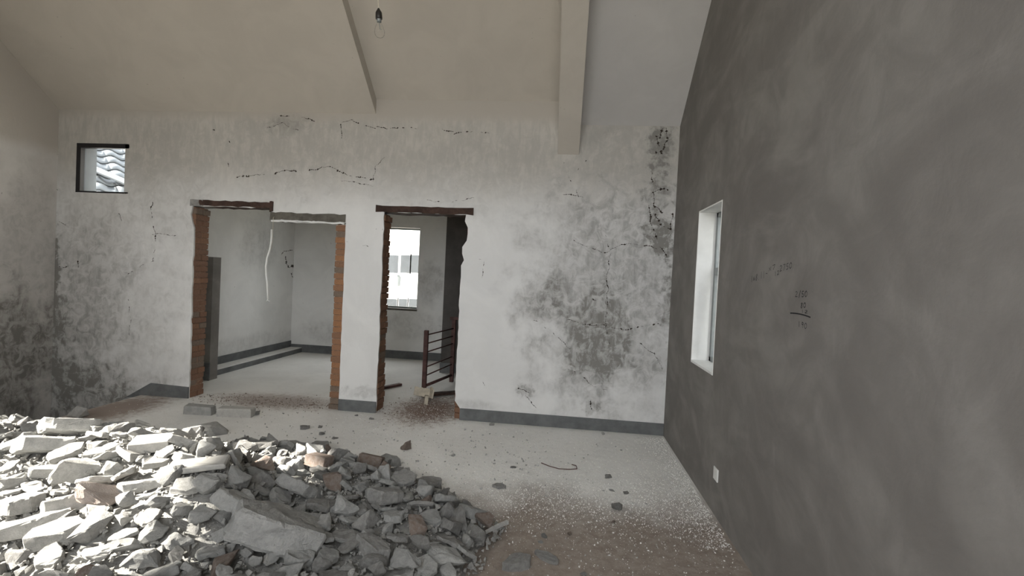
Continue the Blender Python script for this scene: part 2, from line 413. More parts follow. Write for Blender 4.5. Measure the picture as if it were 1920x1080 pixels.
def jamb(xc, side, ztop, tones, front=0.02):
    """side +1: opening lies to +x of the jamb"""
    z = 0.0; i = 0
    while z + CH * 0.6 < ztop:
        h = min(CH - 0.006, ztop - z - 0.004)
        e = random.uniform(-0.008, 0.007)
        x0, x1 = (xc - 0.115, xc + e) if side > 0 else (xc - e, xc + 0.115)
        if i % 2: brick(x0, x1, D + front, D + 0.238, z, z + h, random.choice(tones))
        else:
            brick(x0, x1, D + front, D + 0.122, z, z + h, random.choice(tones)); e2 = random.uniform(-0.006, 0.006)
            if side > 0: brick(x0, x1 + e2, D + 0.132, D + 0.238, z, z + h, random.choice(tones))
            else: brick(x0 - e2, x1, D + 0.132, D + 0.238, z, z + h, random.choice(tones))
        z += CH; i += 1
jamb(D1[0], 1, 2.19, [1, 2, 2, 2, 4])
jamb(D2[0], 1, 2.19, [1, 2, 2, 2, 4])
# bare brick toothing standing out of the right side of the wide opening
z = 0.0; i = 0
while z < 2.03:
    h = CH - 0.006; e = random.uniform(-0.008, 0.008)
    if z < 0.13: brick(-2.515 + e, -2.40, D + 0.005, D + 0.235, z, z + h, 4); z += CH; i += 1; continue
    if i % 2: brick(-2.515 + e, -2.40, D + 0.012, D + 0.235, z, z + h, random.choice([0, 3, 3, 0, 4]))
    else:
        brick(-2.515 + e, -2.40, D + 0.012, D + 0.12, z, z + h, random.choice([0, 3, 3, 0, 1])); brick(-2.515 + e, -2.40, D + 0.13, D + 0.235, z, z + h, 0)
    z += CH; i += 1
boxes('mortar_bed', [(-2.503, -2.40, D + 0.02, D + 0.22, 0, 2.05)], MAT['mortar'], wall_back)
boxes('mortar_bed', [(D1[0] - 0.10, D1[0] - 0.011, D + 0.024, D + 0.22, 0, 2.19)], MAT['mortar'], wall_back)
boxes('mortar_bed', [(D2[0] - 0.10, D2[0] - 0.011, D + 0.024, D + 0.22, 0, 2.19)], MAT['mortar'], wall_back)
z = 0
for k in range(4):
    brick(D2[1] - 0.01, D2[1] + 0.10, D + 0.03, D + 0.21, z, z + CH - 0.006, 2); z += CH
# broken plaster lip right of the second opening
def lintel(name, x0, x1, y0, y1, z0, z1, mat, lab, n=14, amp=0.006):
    bm = bmesh.new(); rings = []
    for i in range(n + 1):
        x = x0 + (x1 - x0) * i / n
        r = [bm.verts.new((x, y + random.uniform(-amp, amp), zz + random.uniform(-amp, amp))) for y, zz in ((y0, z0), (y1, z0), (y1, z1), (y0, z1))]
        rings.append(r)
    for u, v in zip(rings, rings[1:]):
        for k in range(4): bm.faces.new((u[k], u[(k + 1) % 4], v[(k + 1) % 4], v[k]))
    bm.faces.new(rings[0][::-1]); bm.faces.new(rings[-1])
    return tag(link(name, bm_done(bm, name), mat, wall_back), lab)
lintel('lintel', -4.24, -3.25, D - 0.012, D + 0.235, 2.205, 2.265, MAT['wood_dark'], 'dark reddish timber lintel')
lintel('lintel', -4.245, -4.09, D - 0.016, D + 0.2, 2.20, 2.272, MAT['rub_dark'], 'dark mortared end of the lintel', 4)
lintel('lintel', -3.285, -3.25, D - 0.014, D + 0.2, 2.165, 2.275, MAT['wood_dark'], 'splintered lintel end', 3)
lintel('lintel', -3.28, -2.405, D - 0.010, D + 0.235, 2.075, 2.158, MAT['concrete'], 'grey concrete lintel')
lintel('lintel_plaster', -3.27, -2.42, D - 0.006, D + 0.02, 2.055, 2.074, MAT['plaster_back'], 'white plaster lip under the lintel', 20, 0.008)
lintel('lintel', -2.065, -0.985, D - 0.014, D + 0.235, 2.205, 2.275, MAT['wood_dark'], 'dark timber lintel over the narrow opening')

# cracks: ragged slivers in the plaster
def crack(pts, w=0.006, keep=0.6, parent=None, mapf=None):
    bm = bmesh.new(); P = [Vector(wb(*p)) for p in pts] if mapf is None else [Vector(p) for p in pts]
    off_ = 0.0; live = True
    for a, b in zip(P, P[1:]):
        n = max(2, int((b - a).length / 0.022)); t = (b - a).normalized(); nn = Vector((-t.y, t.x))
        for i in range(n):
            if random.random() < .3: live = random.random() < keep
            if not live and random.random() < .85: off_ += random.uniform(-.008, .008); continue
            q0 = a.lerp(b, i / n) + nn * off_; off_ = max(-.03, min(.03, off_ + random.uniform(-.012, .012))); q1 = a.lerp(b, (i + random.uniform(1.0, 1.5)) / n) + nn * off_
            m = q0.lerp(q1, random.uniform(.3, .7)); ww = w * random.choice((.25, .35, .5, .8, 1.3))
            pts4 = [q0, m + nn * ww, q1, m - nn * ww * random.uniform(.2, 1)]
            f = [bm.verts.new((p.x, D - 0.0015, p.y) if mapf is None else mapf(p.x, p.y)) for p in pts4]
            bk = [bm.verts.new((p.x, D + 0.002, p.y) if mapf is None else mapf(p.x, p.y, 1)) for p in pts4]
            bm.faces.new(f); bm.faces.new(bk[::-1])
            for k in range(4): bm.faces.new((f[k], bk[k], bk[(k + 1) % 4], f[(k + 1) % 4]))
    if not bm.verts: bm.free(); return
    return link('plaster_crack', bm_done(bm, 'plaster_crack'), MAT['crack'], parent or wall_back)
for pts, w, k in [
    ([(427, 305), (429, 332), (500, 328), (560, 322), (620, 317), (650, 333), (700, 341)], .012, .75), ([(398, 243), (420, 252), (432, 266)], .009, .6),
    ([(640, 260), (642, 232), (660, 222), (705, 236)], .008, .6), ([(705, 238), (765, 243), (850, 252)], .007, .35), ([(850, 252), (940, 250), (1005, 240)], .007, .4),
    ([(722, 295), (705, 310), (700, 340)], .007, .7), ([(286, 378), (282, 412), (288, 440), (287, 490)], .009, .6), ([(285, 440), (340, 441)], .006, .6),
    ([(287, 490), (242, 517)], .006, .4), ([(98, 352), (108, 357)], .009, .9), ([(110, 415), (124, 418)], .006, .8), ([(222, 400), (230, 412)], .008, .9),
    ([(110, 500), (128, 497)], .007, .8), ([(146, 488), (148, 505)], .009, .9), ([(1055, 365), (1085, 370), (1100, 378)], .008, .5),
    ([(1075, 450), (1130, 470), (1180, 455), (1230, 470)], .007, .55), ([(1135, 440), (1140, 520), (1138, 600), (1150, 660)], .007, .5),
    ([(1060, 600), (1120, 610), (1180, 615), (1240, 605)], .008, .5), ([(1000, 600), (1040, 625), (1070, 650)], .006, .4), ([(1190, 640), (1230, 660), (1245, 690)], .006, .5),
    ([(1215, 380), (1222, 420), (1240, 455), (1256, 480)], .012, .7), ([(1110, 560), (1135, 575), (1160, 560)], .01, .6), ([(970, 728), (992, 736)], .014, .9), ([(985, 740), (1005, 765)], .006, .6),
    ([(1222, 362), (1232, 352), (1250, 354), (1260, 370), (1256, 392), (1240, 400), (1226, 388), (1222, 362)], .014, .75), ([(1228, 400), (1236, 420), (1258, 432), (1262, 400)], .013, .7),
    ([(1228, 250), (1240, 290), (1250, 262), (1246, 240), (1228, 300)], .012, .6), ([(1222, 310), (1226, 350)], .012, .5),
    ([(885, 480), (905, 490), (908, 520)], .006, .5), ([(905, 715), (908, 765)], .005, .4), ([(700, 350), (640, 343)], .006, .5), ([(1100, 300), (1065, 330), (1080, 372)], .005, .4),
    ([(800, 375), (850, 380), (905, 372)], .005, .3), ([(645, 450), (690, 462)], .004, .4), ([(1110, 768), (1105, 752)], .014, .9), ([(1060, 690), (1110, 720), (1150, 735)], .006, .4),
    ([(480, 200), (540, 215), (590, 225)], .008, .35), ([(500, 240), (530, 230), (560, 250)], .006, .3), ([(240, 640), (250, 600), (243, 560)], .004, .4)]:
    crack(pts, w, k)
def room_crack(lst, w):
    P_ = [on(a, b, 0, -4.95) for a, b in lst]
    return crack([(p.y, p.z) for p in P_], w, .85, bpy.data.objects['wall_room_left'], lambda y, z, k=0: (-4.9485 - .003 * k, y, z))

# ceilings
def roof(name, x0, x1, z0, mat, lab, th=0.2):
    bm = bmesh.new()
    pr = [(D + T, z0 - SLOPE * T), (YRIDGE, z0 + SLOPE * (D - YRIDGE)), (YF - T, z0 + SLOPE * (D - YRIDGE) - SLOPE * (YRIDGE - YF + T))]
    a = [[bm.verts.new((x, y, z + d)) for (y, z) in pr] for x in (x0, x1) for d in (0, th)]
    for i in range(2):
        bm.faces.new((a[0][i], a[0][i + 1], a[2][i + 1], a[2][i])); bm.faces.new((a[1][i], a[3][i], a[3][i + 1], a[1][i + 1]))
        bm.faces.new((a[0][i], a[1][i], a[1][i + 1], a[0][i + 1])); bm.faces.new((a[2][i], a[2][i + 1], a[3][i + 1], a[3][i]))
    for e in (0, 2): bm.faces.new((a[0][e], a[2][e], a[3][e], a[1][e]))
    return struct(link(name, bm_done(bm, name), mat), lab, 'ceiling')
roof('ceiling', FX0, 0.0, ZC, MAT['ceiling'], 'wide warm beige sloping ceiling above the openings')
roof('ceiling', 0.0, FX1, ZR, MAT['ceiling_right'], 'narrow grey sloping ceiling bay next to the cement wall')
def beam(name, x0, x1, zb, ztop, lab, mat):
    bm = bmesh.new(); pr = [(D, 0.0), (YRIDGE, SLOPE * (D - YRIDGE)), (YF, SLOPE * (D - YRIDGE) - SLOPE * (YRIDGE - YF))]
    a = [[bm.verts.new((x, y, z + d)) for (y, z) in pr] for x in (x0, x1) for d in (zb, ztop)]
    for i in range(2):
        bm.faces.new((a[0][i], a[0][i + 1], a[2][i + 1], a[2][i])); bm.faces.new((a[1][i], a[3][i], a[3][i + 1], a[1][i + 1]))
        bm.faces.new((a[0][i], a[1][i], a[1][i + 1], a[0][i + 1])); bm.faces.new((a[2][i], a[2][i + 1], a[3][i + 1], a[3][i]))
    for e in (0, 2): bm.faces.new((a[0][e], a[2][e], a[3][e], a[1][e]))
    return struct(link(name, bm_done(bm, name), mat), lab, 'beam')
beam('trim_1', -0.12, 0.10, 2.87, ZC + 0.03, 'plastered roof beam dropping to the wall beside the grey ceiling bay', MAT['ceiling'])
beam('trim_2', XL, -2.11, 3.265, ZC + 0.03, 'dropped band of ceiling left of the hanging bulb', MAT['ceiling'])

# side walls
W2 = (3.67, 4.28, 0.92, 2.19)       # window of the right wall (y0, y1, z0, z1)
def ywall(name, x, sgn, holes, mat, lab, zbot=-0.1):
    top = ZC + SLOPE * (D - YRIDGE) + 0.1
    out = [(YF - T, zbot), (D + T if name != 'wall_right' else D + T, zbot), (D + T, ZTOP - 0.1), (YRIDGE, top), (YF - T, ZEAVE + 0.1)]
    hs = [[(h[0], h[2]), (h[1], h[2]), (h[1], h[3]), (h[0], h[3])] for h in holes]
    return struct(outline_slab(name, out, hs, lambda u, v, s: (x + sgn * T * s, u, v), mat), lab, 'wall')
wall_right = ywall('wall_right', XR, 1, [W2], MAT['cement'], 'dark grey cement rendered wall with a narrow window')
WS2 = (2.3, 3.1, 1.15, 1.85)           # added unseen opening, lets sun reach the far left of the heap
WS = (0.4, 2.12, 1.45, 2.92)         # sunny window of the left wall, out of the picture
wall_left = ywall('wall_left', XL, -1, [WS, WS2], MAT['plaster_left'], 'shaded plaster wall beyond the stairwell', -1.7)
WFR = (-2.0, 0.95, 1.1, 4.5)        # wide opening behind the viewer
wf = outline_slab('wall_front', [(FX0, -0.1), (FX1, -0.1), (FX1, ZEAVE + 0.1), (FX0, ZEAVE + 0.1)],
                  [[(WFR[0], WFR[2] + .001), (WFR[1], WFR[2] + .001), (WFR[1], WFR[3]), (WFR[0], WFR[3])]], lambda u, v, s: (u, YF - T * s, v), MAT['plaster_left'])
struct(wf, 'plaster wall with a wide opening behind the viewer', 'wall')
portal(((WFR[0] + WFR[1]) / 2, YF - 0.2, (WFR[2] + WFR[3]) / 2), (math.radians(90), 0, 0), WFR[1] - WFR[0], WFR[3] - WFR[2])
portal((XL - 0.2, (WS[0] + WS[1]) / 2, (WS[2] + WS[3]) / 2), (0, math.radians(-90), 0), WS[3] - WS[2], WS[1] - WS[0])

# stairwell at the left: steps going down along the back wall
st = empty('stairs', (XSLAB, D, 0)); struct(st, 'concrete steps going down in the dark corner stairwell', 'stairs')
for k in range(4):
    s = boxes('step', [(-0.26 * (k + 1) - (0.2 if k == 3 else 0), -0.26 * k, YV0 - D, 0, -0.17 * (k + 2), -0.17 * (k + 1))], MAT['concrete'], st)
boxes('shaft_floor', [(FX0 - XSLAB, 0.2, YV0 - D - 0.2, 0.2, -1.75, -1.65)], MAT['concrete'], st)
boxes('shaft_side', [(0.02, 0.16, YV0 - D, 0.0, -1.7, -0.16), (FX0 - XSLAB, 0.2, YV0 - D - 0.2, YV0 - D, -1.7, -0.16)], MAT['concrete'], st)

# back room
rb = []
ow = outline_slab('wall_far', [(-5.2, -0.1), (FX1, -0.1), (FX1, 3.0), (-5.2, 3.0)], [[(-4.02, 0.90), (-2.59, 0.90), (-2.59, 2.36), (-4.02, 2.36)]],
                  lambda u, v, s: (u, YB + T * s, v), MAT['plaster_far'])
struct(ow, 'far white wall of the back room with a bright window', 'wall')
W4 = (6.9, 8.2, 0.9, 2.3)
struct(boxes('wall_room_left', [(-5.2, -4.95, D + T, YB, -0.1, 3.0)], MAT['plaster_room']), 'left plaster wall of the back room behind the wide opening', 'wall')
room_crack([(535, 480), (536, 494), (543, 502), (551, 498), (553, 481)], .028); room_crack([(551, 503), (546, 514), (552, 525), (557, 514), (553, 505)], .022); room_crack([(527, 478), (533, 472), (548, 470)], .012)
struct(boxes('wall_room_right', [(-1.86, FX1, 7.6, YB, -0.1, 3.0)], MAT['cement_dark']), 'dark cement wall block behind the railing', 'wall')
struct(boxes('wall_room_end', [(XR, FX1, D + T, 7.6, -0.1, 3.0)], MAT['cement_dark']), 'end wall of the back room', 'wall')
struct(boxes('wall_stub', [(-4.95, -4.60, 6.05, 6.2, -0.1, 1.64)], MAT['cement']), 'half-height grey wall stub inside the wide opening', 'wall')
struct(boxes('ceiling', [(-5.2, FX1, D + T, YB + T, 2.9, 3.1)], MAT['ceiling']), 'flat ceiling of the back room', 'ceiling')
struct(boxes('trim_3', [(-4.95, -4.72, 6.2, YB, 0.0, 0.075)], MAT['skirting']), 'low dark ledge along the left wall of the back room', 'ledge')
boxes('ledge_top', [(-4.948, -4.725, 6.2, YB, 0.0755, 0.085)], MAT['floor'], bpy.data.objects['trim_3'])
portal((-3.305, YB + 0.2, 1.63), (math.radians(-90), 0, 0), 1.43, 1.46)
portal((XR + T, (W2[0] + W2[1]) / 2, (W2[2] + W2[3]) / 2), (0, math.radians(90), 0), W2[3] - W2[2], W2[1] - W2[0])

# skirting
def skirt(name, L, lab, mat=None):
    return struct(boxes(name, L, mat or MAT['skirting'], None, 0.003), lab, 'skirting')
SH = 0.125
skirt('baseboard_back', [(D2[1] + 0.06, XR, D - 0.014, D + 0.001, 0, SH)], 'long grey painted skirting under the stained right wall')
skirt('baseboard_back', [(-2.40, D2[0], D - 0.014, D + 0.001, 0, SH)], 'short grey skirting on the white pier between the openings')
sk = bmesh.new()
for y in (D - 0.014, D + 0.001):
    pass
poly = [(-4.66, SH + 0.02), (D1[0], SH + 0.005), (D1[0], -0.02), (-4.77, -0.02), (-4.95, -0.04), (-5.0, -0.06)]
A = [sk.verts.new((x, D - 0.014, z)) for x, z in poly]; B = [sk.verts.new((x, D + 0.001, z)) for x, z in poly]
sk.faces.new(A); sk.faces.new(B[::-1])
for i in range(len(poly)): j = (i + 1) % len(poly); sk.faces.new((A[i], B[i], B[j], A[j]))
struct(link('baseboard_back', bm_done(sk, 'baseboard_back'), MAT['skirting']), 'grey skirting slanting down to the stairwell', 'skirting')
skirt('baseboard_far', [(-4.95, -1.86, YB - 0.014, YB + 0.001, 0, 0.14)], 'dark skirting along the far wall of the back room')
skirt('baseboard_room_left', [(-4.951, -4.936, 6.2, YB, 0.085, 0.20)], 'dark skirting along the left wall of the back room')
skirt('baseboard_room_right', [(-1.87, XR, 7.586, 7.601, 0, 0.16)], 'dark skirting under the dark cement wall block')
skirt('baseboard_stub', [(-4.95, -4.592, 6.036, 6.051, 0, 0.24)], 'dark skirting around the half-height wall stub')

# ------------------------------------------------------------------ windows
w1 = empty('window_1', (W1[0], D, W1[2])); struct(w1, 'small square window with dark frame high on the left', 'window')
wx, wz = W1[1] - W1[0], W1[3] - W1[2]
boxes('window_frame', [(0, 0.055, 0.0, 0.05, 0, wz)], MAT['dark_metal'], w1); boxes('window_frame', [(0.055, wx + 0.05, 0.0, 0.05, wz - 0.05, wz)], MAT['dark_metal'], w1)
boxes('window_frame', [(0.055, wx + 0.05, 0.0, 0.05, 0, 0.018)], MAT['dark_metal'], w1)
boxes('pane', [(0.055, wx + 0.05, 0.03, 0.034, 0.018, wz - 0.05)], MAT['glass'], w1)
boxes('reveal', [(0.0, 0.012, 0.05, 0.24, 0.0, wz), (0.0, wx, 0.05, 0.24, 0.0, 0.012)], MAT['roof_tile'], w1)

w2 = empty('window_2', (XR, W2[0], W2[2])); struct(w2, 'narrow tall window with white reveal in the cement wall', 'window')
wy, wz = W2[1] - W2[0], W2[3] - W2[2]
t_ = 0.012
boxes('reveal', [(-0.002, T, wy - t_, wy, 0, wz), (-0.002, T, 0, t_, 0, wz), (-0.002, T, t_, wy - t_, wz - t_, wz)], MAT['reveal'], w2, 0.002)
boxes('window_sill', [(-0.004, T, t_, wy - t_, 0, 0.02)], MAT['reveal'], w2, 0.002)
fx0, fx1 = 0.14, 0.20
zt = 0.74
boxes('window_frame', [(fx0, fx1, wy - t_ - 0.045, wy - t_, 0.02, wz - t_), (fx0, fx1, t_, t_ + 0.045, 0.02, wz - t_), (fx0, fx1, t_, wy - t_, 0.02, 0.06), (fx0, fx1, t_, wy - t_, wz - t_ - 0.04, wz - t_)], MAT['alu'], w2, 0.003)
boxes('transom', [(fx0 - 0.005, fx1, t_ + 0.045, wy - t_ - 0.045, zt, zt + 0.06)], MAT['alu'], w2, 0.003)
boxes('mullion', [(fx0 + 0.01, fx1, wy / 2 - 0.02, wy / 2 + 0.02, 0.06, zt)], MAT['alu'], w2, 0.003)
boxes('pane', [(0.17, 0.174, t_ + 0.045, wy - t_ - 0.045, 0.06, zt)], MAT['glass'], w2); boxes('pane', [(0.17, 0.174, t_ + 0.045, wy - t_ - 0.045, zt + 0.06, wz - t_ - 0.04)], MAT['glass'], w2)

w3 = empty('window_3', (-4.02, YB, 0.90)); struct(w3, 'bright back-room window looking onto a white building', 'window')
boxes('window_frame', [(0, 0.03, 0.12, 0.16, 0, 1.46), (1.40, 1.43, 0.12, 0.16, 0, 1.46), (0, 1.43, 0.12, 0.16, 1.43, 1.46), (0, 1.43, 0.12, 0.16, 0, 0.035)], MAT['alu'], w3)
boxes('mullion', [(0.63, 0.67, 0.12, 0.16, 0.035, 1.43)], MAT['alu'], w3)
boxes('pane', [(0.03, 0.63, 0.135, 0.139, 0.035, 1.43)], MAT['glass'], w3); boxes('pane', [(0.67, 1.40, 0.135, 0.139, 0.035, 1.43)], MAT['glass'], w3)
boxes('window_sill', [(-0.01, 1.44, -0.015, 0.12, -0.03, 0.003)], MAT['concrete'], w3, 0.003)

# ------------------------------------------------------------------ fittings
bx, by, bz = -1.215, 3.0, 3.02
bulb = empty('hanging_bulb', (bx, by, bz), (math.radians(3), math.radians(-4), 0))
tag(bulb, 'clear light bulb in a black holder hanging from the sloping ceiling', 'light bulb')
lathe('bulb_glass', [(0.004, 0.0), (0.02, 0.004), (0.029, 0.016), (0.032, 0.032), (0.030, 0.048), (0.024, 0.066), (0.016, 0.082), (0.0135, 0.095)], MAT['bulb'], bulb)
lathe('bulb_cap', [(0.0136, 0.093), (0.014, 0.12)], MAT['alu'], bulb)
tube('filament_stem', [(0, 0, 0.095), (0.003, 0, 0.05), (0.012, 0, 0.047)], 0.0018, MAT['alu'], bulb, 6)
lathe('bulb_holder', [(0.0205, 0.112), (0.021, 0.122), (0.0195, 0.15), (0.015, 0.16), (0.009, 0.168), (0.006, 0.176)], MAT['black_plastic'], bulb)
zc_ = ZC + SLOPE * (D - by) - bz
tube('cord', [(0, 0, 0.17), (0.002, 0, 0.6), (0.0, 0.002, 1.2), (0.02, 0.01, zc_)], 0.0028, MAT['cream_board'], bulb, 6)

cab = [on(px, py, 1, D - 0.03) for px, py in ((510, 408), (509.5, 430), (509, 452), (506, 468), (501, 484), (498.5, 500), (499, 512), (501, 530), (502, 548), (502, 560))]
cb = empty('hanging_cable', cab[0]); tag(cb, 'white electric cable dangling from the lintel in the wide opening', 'cable')
tube('wire', [p - cab[0] + Vector((0.008, 0.01, 0)) for p in [cab[0] + Vector((0, 0.05, 0.04))] + cab[:4]], 0.0025, MAT['cream_board'], cb, 6)
tube('sheath', [p - cab[0] for p in cab[1:]], 0.011, MAT['white_plastic'], cb, 8)
e = cab[-1] - cab[0]
tube('wire_end', [e, e + Vector((0.004, 0, -0.02)), e + Vector((0.03, 0, -0.028))], 0.005, MAT['white_plastic'], cb, 6)
tube('wire_end', [e, e + Vector((-0.012, 0, -0.03))], 0.004, MAT['white_plastic'], cb, 6)

# railing round the second stairhead
rl = empty('stair_railing', (-1.68, 6.05, 0)); tag(rl, 'rusty brown metal stair railing seen through the narrow opening', 'railing')
p2 = Vector((0.14, 0.95, 0))
boxes('post', [(-0.026, 0.026, -0.026, 0.026, 0, 0.84)], MAT['rust'], rl, 0.004)
boxes('post', [(p2.x - 0.028, p2.x + 0.028, p2.y - 0.028, p2.y + 0.028, 0, 0.91)], MAT['rust'], rl, 0.004)
for z0 in (0.78, 0.67, 0.56, 0.37, 0.26):
    tube('bar', [(0, 0, z0), (p2.x, p2.y, z0 + 0.0)], 0.009, MAT['rust'], rl, 8)
tube('bottom_rail', [(0, 0, 0.13), (p2.x, p2.y, 0.10)], 0.02, MAT['rust'], rl, 8)
boxes('handrail', [(p2.x - 0.06, p2.x + 1.3, p2.y - 0.025, p2.y + 0.025, 0.905, 0.945)], MAT['rust'], rl, 0.004)
boxes('post', [(p2.x + 1.2, p2.x + 1.25, p2.y - 0.025, p2.y + 0.025, 0, 0.905)], MAT['rust'], rl, 0.004)

def loose_board(name, c, dims, rot, mat, lab, cat='board', amp=0.25):
    bm = bmesh.new(); n = 8; L, W, H = dims; top, bot = [], []
    for i in range(n + 1):
        x = -L / 2 + L * i / n; e = amp * W * random.uniform(-.5, .5) if 0 < i < n else 0
        for sgn in (-1, 1):
            y = sgn * W / 2 + (e if sgn > 0 else 0) ; xx = x + (random.uniform(-.5, .5) * amp * W if i in (0, n) else 0)
            top.append(bm.verts.new((xx, y, H / 2))); bot.append(bm.verts.new((xx, y, -H / 2)))
    for i in range(n):
        a = 2 * i
        bm.faces.new((top[a], top[a + 2], top[a + 3], top[a + 1])); bm.faces.new((bot[a], bot[a + 1], bot[a + 3], bot[a + 2]))
        bm.faces.new((top[a], bot[a], bot[a + 2], top[a + 2])); bm.faces.new((top[a + 1], top[a + 3], bot[a + 3], bot[a + 1]))
    bm.faces.new((top[0], top[1], bot[1], bot[0])); bm.faces.new((top[-2], bot[-2], bot[-1], top[-1]))
    o = link(name, bm_done(bm, name), mat); o.location = c; o.rotation_euler = rot
    return tag(o, lab, cat)
R = math.radians
loose_board('wooden_board', (-1.60, 5.72, 0.135), (0.20, 0.10, 0.02), (R(70), R(12), R(20)), MAT['cream_board'], 'cream broken board propped at the foot of the railing')
loose_board('wooden_block', (-1.545, 5.68, 0.055), (0.11, 0.045, 0.04), (R(10), R(-84), R(15)), MAT['cream_board'], 'short cream block standing under the propped board', 'block', 0.1)
loose_board('wooden_board', (-1.50, 5.73, 0.14), (0.14, 0.10, 0.018), (R(80), R(5), R(-60)), MAT['cream_board'], 'small cream board end leaning against the propped board')
loose_board('wooden_plank', (-1.33, 6.25, 0.03), (0.75, 0.09, 0.03), (0, 0, R(35)), MAT['wood_dark'], 'dark plank lying on the brown dust behind the narrow opening', 'plank', 0.1)
loose_board('wooden_plank', (-2.25, 6.35, 0.02), (0.42, 0.06, 0.03), (0, 0, R(60)), MAT['rust'], 'reddish stick on the floor left of the railing', 'plank', 0.15)

# plate on the cement wall
pl = on(1343.5, 889, 0, XR)
pt = empty('wall_plate', (XR, pl.y, pl.z)); tag(pt, 'blank white socket plate low on the cement wall', 'socket plate')
boxes('plate', [(-0.009, 0.0, -0.043, 0.043, -0.043, 0.043)], MAT['white_plastic'], pt, 0.002)
boxes('insert', [(-0.0105, -0.0085, -0.03, 0.03, -0.03, 0.03)], MAT['white_plastic'], pt, 0.0008)

# sums pencilled on the cement wall
DG = {'0': [[(.5, 1), (.1, .7), (.1, .3), (.45, 0), (.85, .3), (.85, .75), (.5, 1)]], '1': [[(.4, 1), (.5, 0)]], '2': [[(.1, .8), (.45, 1), (.8, .75), (.1, .02), (.9, .08)]],
      '5': [[(.85, 1), (.25, .95), (.2, .55), (.7, .55), (.8, .2), (.4, 0), (.1, .1)]], '7': [[(.1, .95), (.85, 1), (.4, 0)]], '8': [[(.6, .95), (.2, .8), (.75, .3), (.45, 0), (.15, .25), (.8, .8), (.6, .95)]],
      '6': [[(.7, 1), (.25, .5), (.25, .1), (.6, 0), (.75, .3), (.3, .42)]], '9': [[(.8, .9), (.35, 1), (.2, .65), (.6, .55), (.8, .9), (.6, 0)]], '/': [[(.75, 1.1), (.3, -.15)]],
      '=': [[(.1, .65), (.8, .68)], [(.1, .35), (.8, .38)]], 'x': [[(.15, .85), (.8, .1)], [(.8, .85), (.1, .1)]], '-': [[(.1, .5), (.9, .45)]], 'w': [[(.1, .8), (.2, .1), (.45, .6), (.6, .1), (.9, .85)]], '.': [[(.4, .05), (.5, 0)]]}
def write(txt, p0, p1, hpx, name='handwriting', wd_=0.0016):
    """line of strokes from pixel p0 to p1 on the cement wall, letter height hpx"""
    a, b = on(p0[0], p0[1], 0, XR), on(p1[0], p1[1], 0, XR); up = (on(p0[0], p0[1] - hpx, 0, XR) - a).length
    bm = bmesh.new(); n = len(txt); adv = (b - a) / n
    for i, ch in enumerate(txt):
        for stz in DG.get(ch, []):
            P = [a + adv * (i + 0.85 * u) + Vector((0, 0, up * (v + random.uniform(-.04, .04)))) for u, v in stz]
            for q0, q1 in zip(P, P[1:]):
                t = (q1 - q0).normalized(); nn = Vector((1, 0, 0)).cross(t) * wd_ * random.uniform(.7, 1.3)
                q = [q0 - nn, q0 + nn, q1 + nn, q1 - nn]
                bm.faces.new([bm.verts.new(Vector((XR - 0.0008, p.y, p.z))) for p in q])
    link(name, bm_done(bm, name), MAT['ink'], wall_right)
write('1w8.11-', (1408, 530), (1440, 518), 12)
write('x7', (1441, 510), (1455, 504), 9); write('12', (1452, 518), (1462, 514), 8)
write('2750', (1462, 509), (1486, 503), 11)
write('2/50', (1491, 557), (1515, 557), 11, wd_=.0018); write('80', (1501, 578), (1512, 577), 10, wd_=.002); write('12', (1502, 587), (1516, 588), 6)
write('190', (1496, 613), (1514, 618), 11)
bm = bmesh.new(); pr = None
for k in range(9):
    u = k / 8; p = on(1482 + 38 * u, 587 + 8 * u * u, 0, XR); q = (bm.verts.new((XR - 0.0008, p.y, p.z + 0.003)), bm.verts.new((XR - 0.0008, p.y, p.z - 0.0035)))
    if pr: bm.faces.new((pr[0], q[0], q[1], pr[1]))
    pr = q
link('ruled_line', bm_done(bm, 'ruled_line'), MAT['ink'], wall_right)

# ------------------------------------------------------------------ rubble heap
P_LOW = [(-2.9, 4.05), (-2.2, 4.1), (-1.5, 3.95), (-1.0, 3.7), (-0.5, 3.35), (-0.12, 3.0), (-0.22, 2.5), (-0.3, 0.9), (-2.5, 0.9)]
def pdist(x, y, P):
    ins = False; dm = 1e9; n = len(P)
    for i in range(n):
        x1, y1 = P[i]; x2, y2 = P[(i + 1) % n]
        if (y1 > y) != (y2 > y) and x < (x2 - x1) * (y - y1) / (y2 - y1) + x1: ins = not ins
        dx, dy = x2 - x1, y2 - y1; t = max(0, min(1, ((x - x1) * dx + (y - y1) * dy) / (dx * dx + dy * dy)))
        dm = min(dm, math.hypot(x - x1 - t * dx, y - y1 - t * dy))
    return dm if ins else -dm
def sst(v, a, b):
    t = max(0, min(1, (v - a) / (b - a))); return t * t * (3 - 2 * t)
def main_h(x, y):
    """the big bank: ridge across the picture, long slope towards the viewer, steep back"""
    yr = 2.95 + 0.12 * max(0.0, -2.5 - x)
    f = sst(y, 1.45, yr + 0.1) if y < yr else sst(yr + 0.75 - y, 0.0, 0.75)
    xr = -1.75 + (2.95 - y) * 0.85
    return (0.375 - 0.11 * sst(-x, 2.7, 4.0)) * f * sst(xr - x, -0.02, 0.5)
def heap(x, y):
    a = main_h(x, y); b = 0.13 * sst(pdist(x, y, P_LOW), 0.0, 0.6)
    h = max(a, b) + 0.3 * min(a, b)
    if h <= 0.004: return 0.0
    return max(0, h + min(1, h / 0.15) * (0.05 * noise.noise((x * 2.1, y * 2.1, 3.0)) + 0.03 * noise.noise((x * 5.5, y * 5.5, 8.0))))
def normal(x, y, e=0.07):
    return Vector(((heap(x - e, y) - heap(x + e, y)) / (2 * e), (heap(x, y - e) - heap(x, y + e)) / (2 * e), 1)).normalized()
